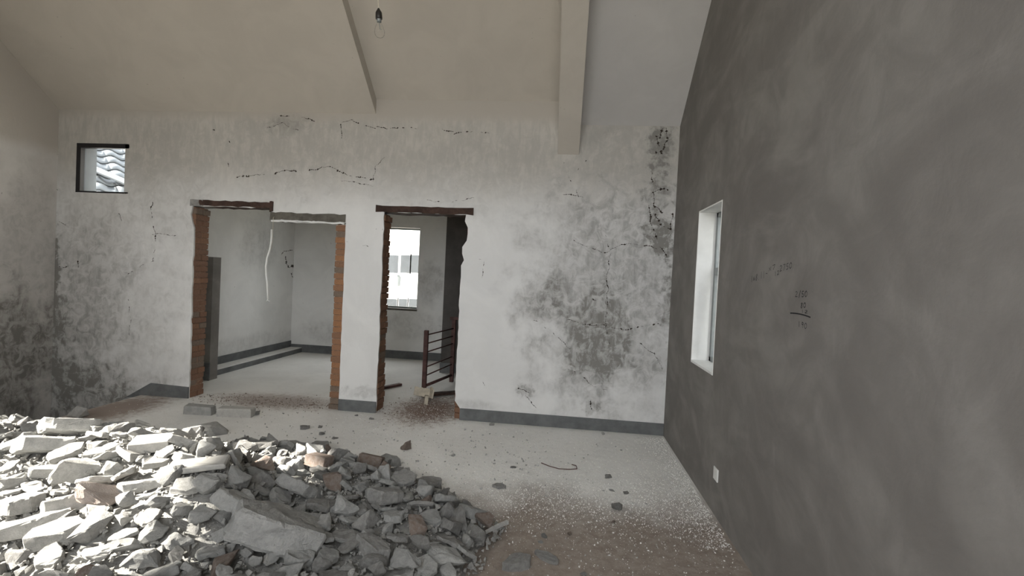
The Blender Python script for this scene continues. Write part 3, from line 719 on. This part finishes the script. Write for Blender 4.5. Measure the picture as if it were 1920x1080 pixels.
def hit(px, py):
    d = ray(px, py); t = 0.6
    while t < 9:
        p = EYE + d * t
        if p.z <= heap(p.x, p.y): return p
        t += 0.01
    return p
def proj(p):
    d = Vector(p) - EYE; z = d.dot(FWD)
    return 960 + FPX * d.dot(RGT) / z, 540 - FPX * d.dot(UPV) / z, z

# bed of fines under the lumps
NX, NY = 150, 92; X0, X1, Y0, Y1 = -5.4, 0.1, 0.8, 4.2
bm = bmesh.new(); gv = []
for j in range(NY + 1):
    row = []
    for i in range(NX + 1):
        x, y = X0 + (X1 - X0) * i / NX, Y0 + (Y1 - Y0) * j / NY
        if x < XSLAB + 0.06 and y > YV0 - 0.05: row.append(None); continue
        h = heap(x, y)
        row.append(bm.verts.new((x, y, h - 0.03 + 0.03 * noise.noise((x * 14, y * 14, 0)) + (0.02 if h > 0.05 else -0.01))))
    gv.append(row)
for j in range(NY):
    for i in range(NX):
        q = (gv[j][i], gv[j][i + 1], gv[j + 1][i + 1], gv[j + 1][i])
        if all(q) and max(v.co.z for v in q) > -0.015: bm.faces.new(q)
bmesh.ops.delete(bm, geom=[v for v in bm.verts if not v.link_faces], context='VERTS')
tag(link('rubble_bed', bm_done(bm, 'rubble_bed', True), MAT['grit']), 'bed of crushed mortar and dust under the rubble heap', 'rubble', None, 'stuff')

def chunk_mesh(name, flat, sub, rough, npts=16, boxy=0.0):
    """broken lump of about unit size: hull of random points, faces broken up"""
    bm = bmesh.new()
    slab = flat < 0.36
    if slab:
        m = random.randint(5, 8); a0 = random.uniform(0, 6.28); tilt = random.uniform(-.25, .25)
        for i in range(m):
            a = a0 + 6.283 * (i + random.uniform(-.3, .3)) / m; r = random.uniform(.40, .56)
            x, y = r * math.cos(a), r * math.sin(a)
            if boxy > .6: x, y = max(-.46, min(.46, x * 1.25)), max(-.42, min(.42, y * 1.25))
            th = flat * .5 * (1 + tilt * x * 2); k = random.uniform(.88, 1.0); k2 = random.uniform(.82, 1.0)
            bm.verts.new((x * k, y * k, th * random.uniform(.85, 1.1))); bm.verts.new((x * k2, y * k2, -th * random.uniform(.7, 1.1)))
        npts = 0
    for i in range(npts):
        while True:
            v = Vector((random.uniform(-1, 1), random.uniform(-1, 1), random.uniform(-1, 1)))
            if boxy > random.random() or v.length < 1.05: break
        bm.verts.new((v.x * 0.5, v.y * 0.5 * random.uniform(.85, 1), v.z * 0.5 * flat))
    r = bmesh.ops.convex_hull(bm, input=bm.verts[:])
    bmesh.ops.delete(bm, geom=[v for v in bm.verts if not v.link_faces], context='VERTS')
    bmesh.ops.dissolve_limit(bm, angle_limit=R(14), verts=bm.verts[:], edges=bm.edges[:])
    if sub:
        bmesh.ops.triangulate(bm, faces=bm.faces[:])
        bmesh.ops.bevel(bm, geom=bm.edges[:], offset=0.025, segments=1, affect='EDGES')
        bmesh.ops.triangulate(bm, faces=bm.faces[:])
        long_ = [e for e in bm.edges if e.calc_length() > 0.16]
        bmesh.ops.subdivide_edges(bm, edges=long_, cuts=sub, use_grid_fill=True)
        bmesh.ops.triangulate(bm, faces=bm.faces[:])
        o = Vector((random.uniform(0, 90), 0, 0)); bm.normal_update()
        for v in bm.verts:
            k = noise.noise(v.co * 4 + o) * 0.07 + noise.noise(v.co * 11 + o) * 0.035 + (noise.noise(v.co * 26 + o) * 0.02 if sub > 1 else 0)
            v.co += v.normal * k * rough
    return bm_done(bm, name)
random.seed(21)
def bank(kind, mat, n, flats, sub, rough, npts, boxy):
    L = []
    for i in range(n):
        me = chunk_mesh(kind, random.uniform(*flats), sub, rough, npts, boxy); me.materials.append(MAT[mat]); L.append(me)
    return L
BANK = {'mortar_lump': bank('mortar_lump', 'rub', 9, (.45, .85), 1, 1.0, 16, .2), 'plaster_slab': bank('plaster_slab', 'rub_pale', 9, (.12, .26), 1, .9, 15, .6),
        'cement_slab': bank('cement_slab', 'rub', 8, (.11, .24), 1, .8, 14, .6), 'dark_lump': bank('cement_lump', 'rub_dark', 7, (.35, .8), 1, .9, 15, .3),
        'dark_slab': bank('cement_shard', 'rub_dark', 6, (.11, .22), 1, .8, 14, .6), 'brick': bank('brick_fragment', 'rub_brick', 5, (.45, .7), 1, .5, 14, .9)}
PLACED = []
def place(name, me, p, L, yaw, tilt, roll, lift=0.25, wid=1.0):
    o = bpy.data.objects.new(name, me); COL.objects.link(o)
    o.location = p; o.rotation_euler = (tilt, roll, yaw); o.scale = (L, L * wid, L)
    PLACED.append((p[0], p[1], L)); return o

# pieces that stand out: (pixel, length in px, material, flatness, yaw, tilt, roll, name, label, category)
HERO = [
    (515, 1018, 200, 'rub', .30, 120, -28, 12, 'mortar_slab', 'largest rough mortar slab in the front of the heap', 1.0, .9),
    (565, 930, 100, 'rub', .22, 70, -52, 20, 'plaster_slab', 'upright smooth grey slab with a glinting broken edge', .9, .8),
    (440, 965, 95, 'rub', .34, 20, -34, -10, 'cement_slab', 'dark smooth-faced slab just above the largest mortar slab', .8, .8),
    (480, 905, 52, 'rub', .6, 10, 0, 8, 'mortar_lump', 'rounded oblong lump beside the upright slab', .75, .5),
    (443, 913, 58, 'rub', .8, 40, 12, 0, 'mortar_lump', 'blocky lump with a notch left of the oblong lump', .9, .4),
    (150, 897, 78, 'rub_pale', .6, 10, -30, 10, 'plaster_lump', 'big rounded sunlit plaster lump on the left slope', .95, .3),
    (190, 948, 100, 'rub_pink', .42, 100, -50, 8, 'plaster_slab', 'pinkish plaster slab in the middle of the sunlit slope', .8, .5),
    (372, 884, 92, 'rub_tile', .12, 28, -24, 4, 'tile_fragment', 'flat grey tile fragment lying across the heap', .5, .95),
    (150, 782, 48, 'rub_pale', .6, 15, 0, -8, 'plaster_lump', 'white lump on the very top of the heap', .8, .3),
    (125, 815, 105, 'rub', .24, 35, -48, -22, 'cement_slab', 'shaded grey slab leaning under the topmost white lump', .7, .6),
    (85, 850, 130, 'rub', .2, 30, -44, -20, 'cement_slab', 'long leaning grey slab on the upper left edge', .6, .6),
    (90, 898, 70, 'rub_pale', .25, 40, -30, 5, 'plaster_block', 'narrow squared bright block on the left slope', .4, .9),
    (240, 868, 55, 'rub_pale', .5, 0, -30, 5, 'plaster_lump', 'squarish bright lump left of the ribbed piece', .9, .6),
    (205, 868, 50, 'rub_pale', .5, 60, -30, 0, 'plaster_lump', 'bright lump right of the big rounded one', .9, .5),
    (285, 845, 62, 'rub_tile', .34, 25, -12, 2, 'ribbed_piece', 'sunlit ribbed block with grooved side near the ridge', .6, .95),
    (325, 825, 56, 'rub_pale', .4, 30, -10, -6, 'plaster_slab', 'pair-edged slab standing at the ridge with a deep shadow', .6, .7),
    (270, 808, 46, 'rub_pale', .6, 20, -30, 0, 'plaster_lump', 'upright bright lump on the ridge', .8, .5),
    (400, 812, 62, 'rub_pale', .4, 30, -18, 8, 'plaster_slab', 'tapering bright slab at the right end of the ridge', .8, .4),
    (60, 1000, 130, 'rub_pale', .2, 40, -34, -8, 'plaster_slab', 'long layered slab at the lower left', .45, .7),
    (105, 1020, 110, 'rub_pale', .3, 25, -20, 0, 'plaster_slab', 'broad sunlit slab near the bottom left', .6, .5),
    (130, 960, 95, 'rub', .3, 50, -36, -8, 'cement_slab', 'ridged slab left of the pinkish slab', .5, .5),
    (265, 925, 85, 'rub_pale', .22, 30, -30, 5, 'plaster_slab', 'long bright shard pointing to the tile fragment', .35, .8),
    (375, 980, 62, 'rub', .5, 70, -40, 0, 'mortar_lump', 'smooth pale heart-shaped lump in the lower middle', .95, .3),
    (415, 985, 48, 'rub', .6, 20, -30, 0, 'mortar_lump', 'rounded lump touching the dark smooth-faced slab', .9, .3),
    (340, 970, 48, 'rub', .35, 80, -50, 0, 'cement_slab', 'small upright slab left of the heart-shaped lump', .6, .4),
    (240, 985, 52, 'rub_pale', .45, 80, -30, 0, 'plaster_block', 'narrow squared block right of the pinkish slab', .5, .9),
    (270, 1065, 90, 'rub', .5, 0, -20, 5, 'mortar_lump', 'rough grey boulder at the bottom edge of the picture', .8, .3),
    (230, 1045, 62, 'rub_pale', .45, 50, -20, 0, 'plaster_lump', 'rounded oblong lump above the bottom boulder', .6, .3),
    (330, 1030, 72, 'rub', .4, 150, -20, 0, 'mortar_lump', 'flat-topped lump near the bottom middle', .8, .3),
    (180, 1060, 80, 'rub_pale', .4, 20, -16, 0, 'plaster_slab', 'bright crumbling slab at the bottom left', .8, .4),
    (20, 920, 70, 'rub', .4, 70, -36, 0, 'cement_slab', 'greenish grey slab at the left picture edge', .8, .3),
    (40, 960, 80, 'rub_pale', .3, 10, -26, 0, 'plaster_slab', 'blown-out white slab near the left picture edge', .8, .5),
    # shaded right part
    (700, 1045, 90, 'rub_dark', .3, 150, -16, 10, 'cement_slab', 'long grey shard in the lower right of the heap', .5, .6),
    (835, 1062, 90, 'rub', .5, 10, -14, 0, 'cement_lump', 'large squarish lump at the right foot of the heap', .8, .7),
    (700, 1068, 75, 'rub_dark', .4, 0, -10, 0, 'cement_slab', 'flat lump below the long grey shard', .9, .7),
    (720, 945, 85, 'rub_dark', .3, 170, -28, 6, 'cement_slab', 'broad dark slab in the middle of the shaded rubble', .8, .5),
    (762, 945, 55, 'rub', .4, 60, -40, 0, 'cement_slab', 'pointed pale slab right of the broad dark slab', .8, .6),
    (682, 920, 34, 'rub_pale', .5, 80, -30, 0, 'plaster_lump', 'small white plaster lump in the shaded rubble', .7, .4),
    (695, 878, 42, 'rub_brick', .55, 5, -8, 0, 'brick_fragment', 'dusty tan half brick at the back of the shaded rubble', .6, .95),
    (598, 876, 42, 'rub_brick', .5, 170, -14, 0, 'hollow_brick_fragment', 'tan hollow brick piece with three slots', .7, .95),
    (730, 870, 50, 'rub', .35, 160, -12, 0, 'cement_slab', 'grey flat slab right of the dusty half brick', .5, .6),
    (800, 915, 60, 'rub_dark', .3, 10, -16, 0, 'cement_slab', 'flat grey slab at the right edge of the shaded rubble', .7, .5),
    (805, 990, 66, 'rub', .5, 60, -26, 0, 'cement_lump', 'crumbly pale lump on the right flank', .8, .3),
    (880, 973, 62, 'rub', .3, 20, -12, 0, 'cement_slab', 'thin slab lying at the right foot', .7, .5),
    (822, 930, 22, 'rub_pale', .3, 150, -10, 0, 'tile_fragment', 'small white tile chip on the right flank', .7, .9),
    (803, 948, 30, 'rub_brick', .5, 70, -40, 0, 'brick_fragment', 'upright reddish sliver on the right flank', .6, .5),
    (725, 1005, 36, 'rub', .6, 90, -20, 0, 'mortar_lump', 'egg-shaped grey lump in the lower shaded rubble', .7, .2),
    (655, 990, 44, 'rub', .4, 70, -30, 0, 'mortar_lump', 'pale squarish lump left of the egg-shaped lump', .8, .4),
    (635, 965, 44, 'rub', .5, 20, -30, 0, 'mortar_lump', 'rough pale lump below the upright slab edge', .8, .3),
    (612, 1040, 40, 'rub', .4, 80, -40, 0, 'mortar_lump', 'narrow upright lump beside the largest mortar slab', .7, .4),
    (845, 1000, 56, 'rub_dark', .35, 70, -40, 0, 'cement_slab', 'dark slab set on edge on the right flank', .7, .5),
    (600, 840, 40, 'rub_dark', .3, 20, -6, 0, 'cement_slab', 'dark flat slab in the cracked dirt behind the heap', .7, .5),
    (480, 845, 85, 'rub_dark', .16, 5, -5, 0, 'cement_slab', 'wide dark flat slab behind the sunlit ridge', .6, .7),
    (545, 838, 60, 'rub_dark', .16, 170, -4, 0, 'cement_slab', 'smaller dark flat slab beside the wide one', .6, .7),
    # on the open floor
    (757, 843, 27, 'rub_brick', .75, 20, 0, 0, 'brick_fragment', 'red brick lump alone on the pale floor', .9, .6),
    (374, 776, 52, 'rub', .36, 4, 0, 0, 'grey_block', 'grey block lying left of its twin near the wide opening', .3, 1.0),
    (400, 775, 20, 'rub', .5, 40, 0, 10, 'grey_block', 'broken corner piece between the two grey blocks', .6, .8),
    (443, 780, 62, 'rub_tile', .3, 8, 0, 0, 'grey_block', 'paler grey block lying right of its twin near the wide opening', .3, 1.0),
    (478, 778, 18, 'rub_dark', .5, 30, 0, 0, 'mortar_lump', 'small dark lump at the end of the paler block', .8, .3),
    (1140, 896, 20, 'rub_dark', .5, 10, 0, 0, 'mortar_lump', 'dark lump on the pale floor near the cement wall', .8, .3),
    (1156, 956, 28, 'rub_dark', .7, 60, 0, 0, 'mortar_lump', 'round muddy lump in front of the dark one by the cement wall', .9, .2),
    (1174, 926, 15, 'rub_dark', .5, 60, 0, 0, 'mortar_lump', 'small grey lump between two muddy ones', .9, .2),
    (1147, 922, 14, 'rub', .4, 150, 0, 0, 'mortar_lump', 'thin pale sliver left of the small grey lump', .4, .2),
    (1150, 981, 13, 'rub_brick', .5, 20, 0, 0, 'mortar_lump', 'small brownish lump below the round muddy one', .8, .2),
    (1019, 1008, 17, 'rub_dark', .6, 20, 0, 0, 'mortar_lump', 'dark lump alone on the brown mud', .9, .2),
    (1013, 1018, 11, 'rub', .6, 20, 0, 0, 'mortar_lump', 'pale pebble touching the dark lump on the mud', .9, .2),
    (1068, 1003, 14, 'rub_brick', .5, 90, 0, 0, 'mortar_lump', 'brown lump right of the dark lump on the mud', .7, .2),
    (1025, 1050, 60, 'rub_dark', .16, 150, 0, 0, 'cement_slab', 'flat muddy shard at the bottom of the mud patch', .4, .4),
    (968, 1062, 62, 'rub_dark', .3, 40, 0, 0, 'cement_slab', 'muddy lump left of the flat muddy shard', .7, .3),
    (935, 915, 34, 'rub_dark', .25, 160, 0, 0, 'cement_slab', 'flat slab where the pale dust meets the mud', .5, .5),
    (1094, 1078, 16, 'rub', .5, 40, 0, 0, 'mortar_lump', 'pale lump at the bottom edge on the mud', .7, .3),
    (570, 804, 22, 'rub_dark', .3, 20, 0, 0, 'mortar_lump', 'flat dark lump on the dusty floor near the pier', .7, .2),
    (601, 802, 10, 'rub_dark', .5, 20, 0, 0, 'mortar_lump', 'pea-like lump right of the flat dark lump', .8, .2),
    (628, 823, 14, 'rub_dark', .5, 20, 0, 0, 'mortar_lump', 'grey pebble in front of the flat dark lump', .8, .2),
    (605, 815, 13, 'rub_dark', .5, 70, 0, 0, 'mortar_lump', 'darker pebble left of the grey pebble', .8, .2),
    (697, 787, 12, 'rub_dark', .4, 20, 0, 0, 'mortar_lump', 'dark chip in front of the skirting of the pier', .6, .2),
    (669, 780, 10, 'rub_dark', .4, 20, 0, 0, 'mortar_lump', 'tiny chip left of the dark chip at the pier', .6, .2),
    (920, 797, 16, 'rub_pale', .4, 20, 0, 0, 'plaster_lump', 'white plaster flake against the long skirting', .6, .3),
    (1131, 815, 8, 'rub_pale', .9, 20, 0, 0, 'plaster_lump', 'tiny white lump against the long skirting', .8, .3),
    (848, 855, 13, 'rub', .4, 30, 0, 0, 'mortar_lump', 'pale chip on the floor right of the red brick lump', .6, .3),
    (962, 878, 16, 'rub_dark', .25, 10, 0, 0, 'mortar_lump', 'crossed dark splinter on the pale floor', .4, .3),
]
random.seed(5)
for (px, py, lp, mat, flat, yaw, tilt, roll, nm, lab, wid, boxy) in HERO:
    p = hit(px, py); z = (p - EYE).dot(FWD); L = lp * z / FPX * 1.02
    sub = 4 if lp > 150 else 2 if lp > 70 else 1
    if boxy >= .95:
        bm = bmesh.new(); bm_box(bm, -.5, .5, -.5, .5, -flat / 2, flat / 2, 0.02)
        bmesh.ops.bevel(bm, geom=bm.edges[:], offset=0.025, segments=1, affect='EDGES')
        bmesh.ops.triangulate(bm, faces=bm.faces[:]); bmesh.ops.subdivide_edges(bm, edges=[e for e in bm.edges if e.calc_length() > .2], cuts=2)
        for v in bm.verts: v.co += v.normal * 0.02 * noise.noise(v.co * 7 + Vector((px, 0, 0)))
        me = bm_done(bm, nm)
    else:
        me = chunk_mesh(nm, flat, sub, .75 if flat > .3 else .5, 18 if boxy < .5 else 14, boxy)
    me.materials.append(MAT[mat])
    onheap = heap(p.x, p.y) > 0.03
    zz = p.z + L * flat * (0.22 if onheap else 0.34) + (0.03 if onheap else 0.0)
    o = place(nm, me, (p.x, p.y, zz), L, R(yaw), 0, R(roll if not onheap else 0), wid=wid)
    if onheap:
        q = Vector((0, 0, 1)).rotation_difference(normal(p.x, p.y)) @ Euler((R(tilt * .7), R(roll * .6), 0)).to_quaternion() @ Euler((0, 0, R(yaw))).to_quaternion()
        o.rotation_euler = q.to_euler()
    cat = {'tile_fragment': 'tile', 'grey_block': 'block', 'brick_fragment': 'brick', 'hollow_brick_fragment': 'brick', 'ribbed_piece': 'block'}.get(nm, 'rubble')
    tag(o, lab, cat, 'broken masonry pieces')
    if nm == 'hollow_brick_fragment':
        for k in range(3):
            s = boxes('slot', [(0.28 + 0.09 * k - .03, 0.28 + 0.09 * k + .03, -0.53, -0.49, -0.14, 0.16)], MAT['crack'], o)

# red plastic bit and stick
p = hit(452, 835); o = boxes('plastic_scrap', [(-.04, .04, -.014, .014, -.012, .012)], MAT['red_plastic'], None, .004); o.location = (p.x, p.y, p.z + 0.03); o.rotation_euler = (0, R(8), R(15))
tag(o, 'small bright red plastic scrap behind the sunlit ridge', 'scrap')
a, b = hit(893, 1012), hit(950, 990)
o = tube('splinter', [a + Vector((0, 0, .015)), a.lerp(b, .5) + Vector((0, 0, .03)), b + Vector((0, 0, .035))], [.01, .013, .016], MAT['rub'], None, 6)
tag(o, 'pale wooden splinter sticking out at the right foot of the heap', 'stick')
o = tube('iron_wire', [on(px, py, 2, .008) for px, py in ((1015, 868), (1030, 874), (1048, 879), (1068, 880), (1082, 879), (1080, 873), (1072, 871))], .004, MAT['rust'], None, 6)
tag(o, 'thin bent wire on the pale floor before the stained wall', 'wire')

# the many unremarkable pieces
random.seed(11)
def zone(x, y):
    if main_h(x, y) > 0.13:
        px, py, z = proj((x, y, heap(x, y)))
        if px < 210: return ('left', 'left picture side of the sunlit slope')
        if py < 900: return ('ridge', 'upper part of the sunlit slope')
        return ('front', 'lower middle of the sunlit slope')
    return ('right', 'shaded right side of the heap')
WORD = {'mortar_lump': 'rough grey mortar lump', 'plaster_slab': 'pale plaster shard', 'cement_slab': 'flat grey cement shard', 'dark_lump': 'dark cement lump', 'dark_slab': 'dark flat cement shard', 'brick': 'dusty reddish brick bit'}
import re
NICK = []
USED = set()
def name_by_neighbour(k, loc, zl):
    px, py, z = proj(loc)
    for (hx, hy, nick) in sorted(NICK, key=lambda t: (t[0] - px) ** 2 + (t[1] - py) ** 2)[:10]:
        dx, dy = px - hx, py - hy; ax, ay = abs(dx), abs(dy)
        w = ('right of' if dx > 0 else 'left of') if ax > 2.4 * ay else ('below' if dy > 0 else 'above') if ay > 2.4 * ax else ('lower ' if dy > 0 else 'upper ') + ('right of' if dx > 0 else 'left of')
        t = '%s %s the %s' % (WORD[k], w, nick)
        if t not in USED: USED.add(t); return t
    return 'small plain %s in the %s' % (WORD[k], zl)
for h_ in HERO:
    if h_[1] > 770 and h_[0] < 1000:
        NICK.append((h_[0], h_[1], re.split(r' (?:in|on|at|near|with|just|beside|left|right|lying|leaning|standing|pointing|touching|above|below|under|behind|against|alone|set|where|between) ', h_[9])[0]))
count = 0; tries = 0
while count < 288 and tries < 60000:
    tries += 1
    f = 1 - tries / 60000
    x, y = random.uniform(-4.5, -0.15), random.uniform(1.7, 4.0)
    h = heap(x, y)
    if h < 0.03: continue
    px, py, zd = proj((x, y, h + .03))
    if not (-60 < px < 1000 and 700 < py < 1130): continue
    zn, zl = zone(x, y)
    L = random.uniform(0.09, 0.18) if zn == 'right' else random.uniform(0.09, 0.20)
    L *= 0.72 + 0.5 * f
    if any((x - a) ** 2 + (y - b) ** 2 < (0.29 * (L + c_)) ** 2 for a, b, c_ in PLACED): continue
    if zn == 'right': k = random.choices(['mortar_lump', 'cement_slab', 'dark_lump', 'dark_slab', 'brick'], (5, 4, 5, 4, 1.2))[0]
    else: k = random.choices(['mortar_lump', 'plaster_slab', 'cement_slab', 'dark_lump'], (5, 5, 3, .6))[0]
    me = random.choice(BANK[k]); e = 0.05
    nrm = normal(x, y)
    yaw = random.gauss(R(35), .6) if zn != 'right' else random.uniform(0, 6.28)
    q = Vector((0, 0, 1)).rotation_difference(nrm) @ Euler((random.gauss(R(-14), .25), random.gauss(0, .25), 0)).to_quaternion() @ Euler((0, 0, yaw)).to_quaternion()
    o = place(me.name.split('.')[0], me, (x, y, h + 0.03 + 0.03 * random.random()), L, 0, 0, 0, wid=random.uniform(.55, 1)); o.rotation_euler = q.to_euler()
    tag(o, name_by_neighbour(k, o.location, zl), 'rubble', '%ss in the %s' % (WORD[k], zl)); count += 1
print('rubble individuals', count, tries)

# fines: crumbs on the heap and grit on the floor, too many to count
import numpy as np
def stuff(name, n, sampler, size, mat, lab, cat, shapes):
    V, F, off = [], [], 0
    base = []
    for me in shapes:
        vs = np.array([v.co[:] for v in me.vertices]); fs = [tuple(p.vertices) for p in me.polygons]; base.append((vs, fs))
    done = 0
    while done < n:
        r = sampler()
        if r is None: continue
        vs, fs = random.choice(base); s = random.uniform(*size) ** 1.0
        if random.random() < .7: s *= .6
        m = np.array(Euler((random.uniform(0, 6.28), random.uniform(0, 6.28), random.uniform(0, 6.28))).to_matrix())
        V.append(vs @ m.T * s + np.array([r[0], r[1], r[2] + s * .12])); F += [tuple(i + off for i in f) for f in fs]; off += len(vs); done += 1
    me = bpy.data.meshes.new(name); me.from_pydata(np.concatenate(V).tolist(), [], F); me.update()
    return tag(link(name, me, mat), lab, cat, None, 'stuff')
small = [chunk_mesh('crumb', random.uniform(.4, .8), 0, 0, 9) for _ in range(8)]
def s_heap():
    x, y = random.uniform(-4.5, -0.1), random.uniform(1.5, 4.05); h = heap(x, y)
    if h < 0.015: return None
    return (x, y, h - 0.005 + random.uniform(0, 0.03))
stuff('rubble_crumbs', 9000, s_heap, (0.02, 0.08), MAT['grit'], 'crumbs of mortar filling the gaps of the heap', 'rubble', small)
def s_floor():
    t = random.random()
    if t < .6:
        x = random.uniform(-2.0, 1.08); y = random.gauss(3.5 + 0.1 * x, .22 if t < .4 else .5)
    elif t < .75: x, y = random.uniform(-4.6, 1.05), random.uniform(2.2, 5.15)
    elif t < .88:
        x, y = 1.09 - abs(random.gauss(0, .12)), random.uniform(3.0, 5.1)
    else: x, y = random.gauss(-1.55, .35), random.gauss(5.35, .45)
    if x < XSLAB + .1 or x > XR or (y > D - .02 and not (D2[0] < x < D2[1] or y > D + .25)) or y > 7: return None
    return (x, y, max(0, heap(x, y)))
stuff('floor_grit', 16000, s_floor, (0.006, 0.02), MAT['grit_pale'], 'loose grit scattered over the floor', 'grit', small)
def s_dark():
    x, y = random.uniform(-3.4, 1.0), 5.0 - random.random() ** .6 * 1.5
    if heap(x, y) > 0.01 or random.random() < sst(x, -0.8, 0.8) * .7: return None
    return (x, y, 0)
stuff('mortar_crumbs', 480, s_dark, (0.01, 0.04), MAT['rub'], 'grey mortar crumbs scattered on the pale floor', 'crumbs', small)
def s_chips():
    x, y = random.uniform(-1.2, 1.08), random.gauss(3.3, .6)
    if y < 2 or y > 5: return None
    return (x, y, max(0, heap(x, y)))
stuff('plaster_flakes', 2200, s_chips, (0.006, 0.016), MAT['rub_pale'], 'white plaster flakes scattered on the brown mud', 'flakes', small)
def s_brickdust():
    if random.random() < .5: x, y = random.gauss(-3.2, .55), random.gauss(5.3, .12)
    else: x, y = random.gauss(-1.5, .3), random.gauss(5.45, .3)
    if not (D1[0] < x < -2.53 or D2[0] < x < D2[1]): return None
    return (x, y, 0)
stuff('brick_crumbs', 1300, s_brickdust, (0.008, 0.035), MAT['rub_brick'], 'red brick crumbs in the two rough openings', 'brick crumbs', small)

# ------------------------------------------------------------------ outside
g_ = boxes('ground', [(-60, 60, -60, 80, -3.6, -3.4)], MAT['grass']); struct(g_, 'ground outside far below the windows', 'ground')
# white building across from the back room window
bl = empty('white_building', (-12, 21, -3.4)); tag(bl, 'white building with grey windows seen through the back-room window', 'building')
def P(px, py, y): return on(px, py, 1, y)
boxes('facade', [(0, 14, 0.0, 5, 0, 12)], MAT['render_white'], bl)
def fwin(x0, y0, x1, y1):
    a, b = P(x0, y0, 20.95), P(x1, y1, 20.95); o0 = bl.location
    f = boxes('window_frame', [(a.x - o0.x - .06, b.x - o0.x + .06, -0.06, 0.02, b.z - o0.z - .06, a.z - o0.z + .06)], MAT['render_white'], bl)
    boxes('pane', [(a.x - o0.x, b.x - o0.x, -0.07, -0.03, b.z - o0.z, a.z - o0.z)], MAT['far_glass'], f)
for q in ((752, 478, 768, 512), (772, 478, 790, 512), (748, 560, 763, 580), (767, 560, 786, 580), (728, 478, 746, 512), (726, 560, 744, 580)): fwin(*q)
a = P(742, 516, 20.8) - bl.location
boxes('bracket', [(a.x - .5, a.x + .1, -.3, 0, a.z - .05, a.z), (a.x - .1, a.x + .15, -.35, 0, a.z - .45, a.z - .05)], MAT['alu'], bl)
# neighbour's tiled roof beyond the small window
nr = empty('tiled_roof', (-7.1, 6.7, 2.42)); tag(nr, 'pale wavy tiled roof seen through the small square window', 'roof')
nr.rotation_euler = (0, 0, R(52))
def tile_mesh():
    bm = bmesh.new(); n = 8; w, l = 0.30, 0.40; rows = []
    for th in (0, -0.022):
        for yy in (-l / 2, l / 2):
            rows.append([bm.verts.new((-w / 2 + w * i / n, yy, th + 0.028 * math.sin(2 * math.pi * i / n))) for i in range(n + 1)])
    for i in range(n):
        bm.faces.new((rows[0][i], rows[0][i + 1], rows[1][i + 1], rows[1][i])); bm.faces.new((rows[2][i], rows[3][i], rows[3][i + 1], rows[2][i + 1]))
        bm.faces.new((rows[0][i], rows[2][i], rows[2][i + 1], rows[0][i + 1])); bm.faces.new((rows[1][i], rows[1][i + 1], rows[3][i + 1], rows[3][i]))
    for k in (0, n): bm.faces.new((rows[0][k], rows[1][k], rows[3][k], rows[2][k]))
    me = bm_done(bm, 'tile', True); me.materials.append(MAT['roof_tile']); return me
tm = tile_mesh()
for r_ in range(12):
    for c_ in range(8):
        o = bpy.data.objects.new('tile', tm); COL.objects.link(o); o.parent = nr
        o.location = (-1.05 + c_ * 0.30, -0.4 + r_ * 0.31, r_ * 0.155 + 0.05); o.rotation_euler = (R(22), 0, 0)
boxes('roof_deck', [(-1.3, 1.3, -0.5, 3.5, -3.0, -0.4)], MAT['render_white'], nr)
vb = boxes('verge_board', [(-0.09, 0.09, -1.1, 1.1, -0.03, 0.06)], MAT['roof_tile'], nr, 0.02); vb.location = (0.1, 0.25, 0.47); vb.rotation_euler = (R(20), R(10), R(42))
# wall across the lane on the right
lw = empty('lane_wall', (3.6, 9.0, -3.4)); tag(lw, 'pale house wall across the lane outside the narrow window', 'building')
boxes('facade', [(0, 4, -9, 6, 0, 12)], MAT['roof_tile'], lw)
boxes('eave', [(-0.3, 0.1, -9, 6, 6.0, 6.2)], MAT['dark_metal'], lw)
for k in range(3): tube('power_line', [(-1.0, -8, 5.9 - .14 * k), (-0.9, -2, 5.6 - .13 * k), (-1.0, 5, 5.9 - .14 * k)], 0.012, MAT['black_plastic'], lw, 6)
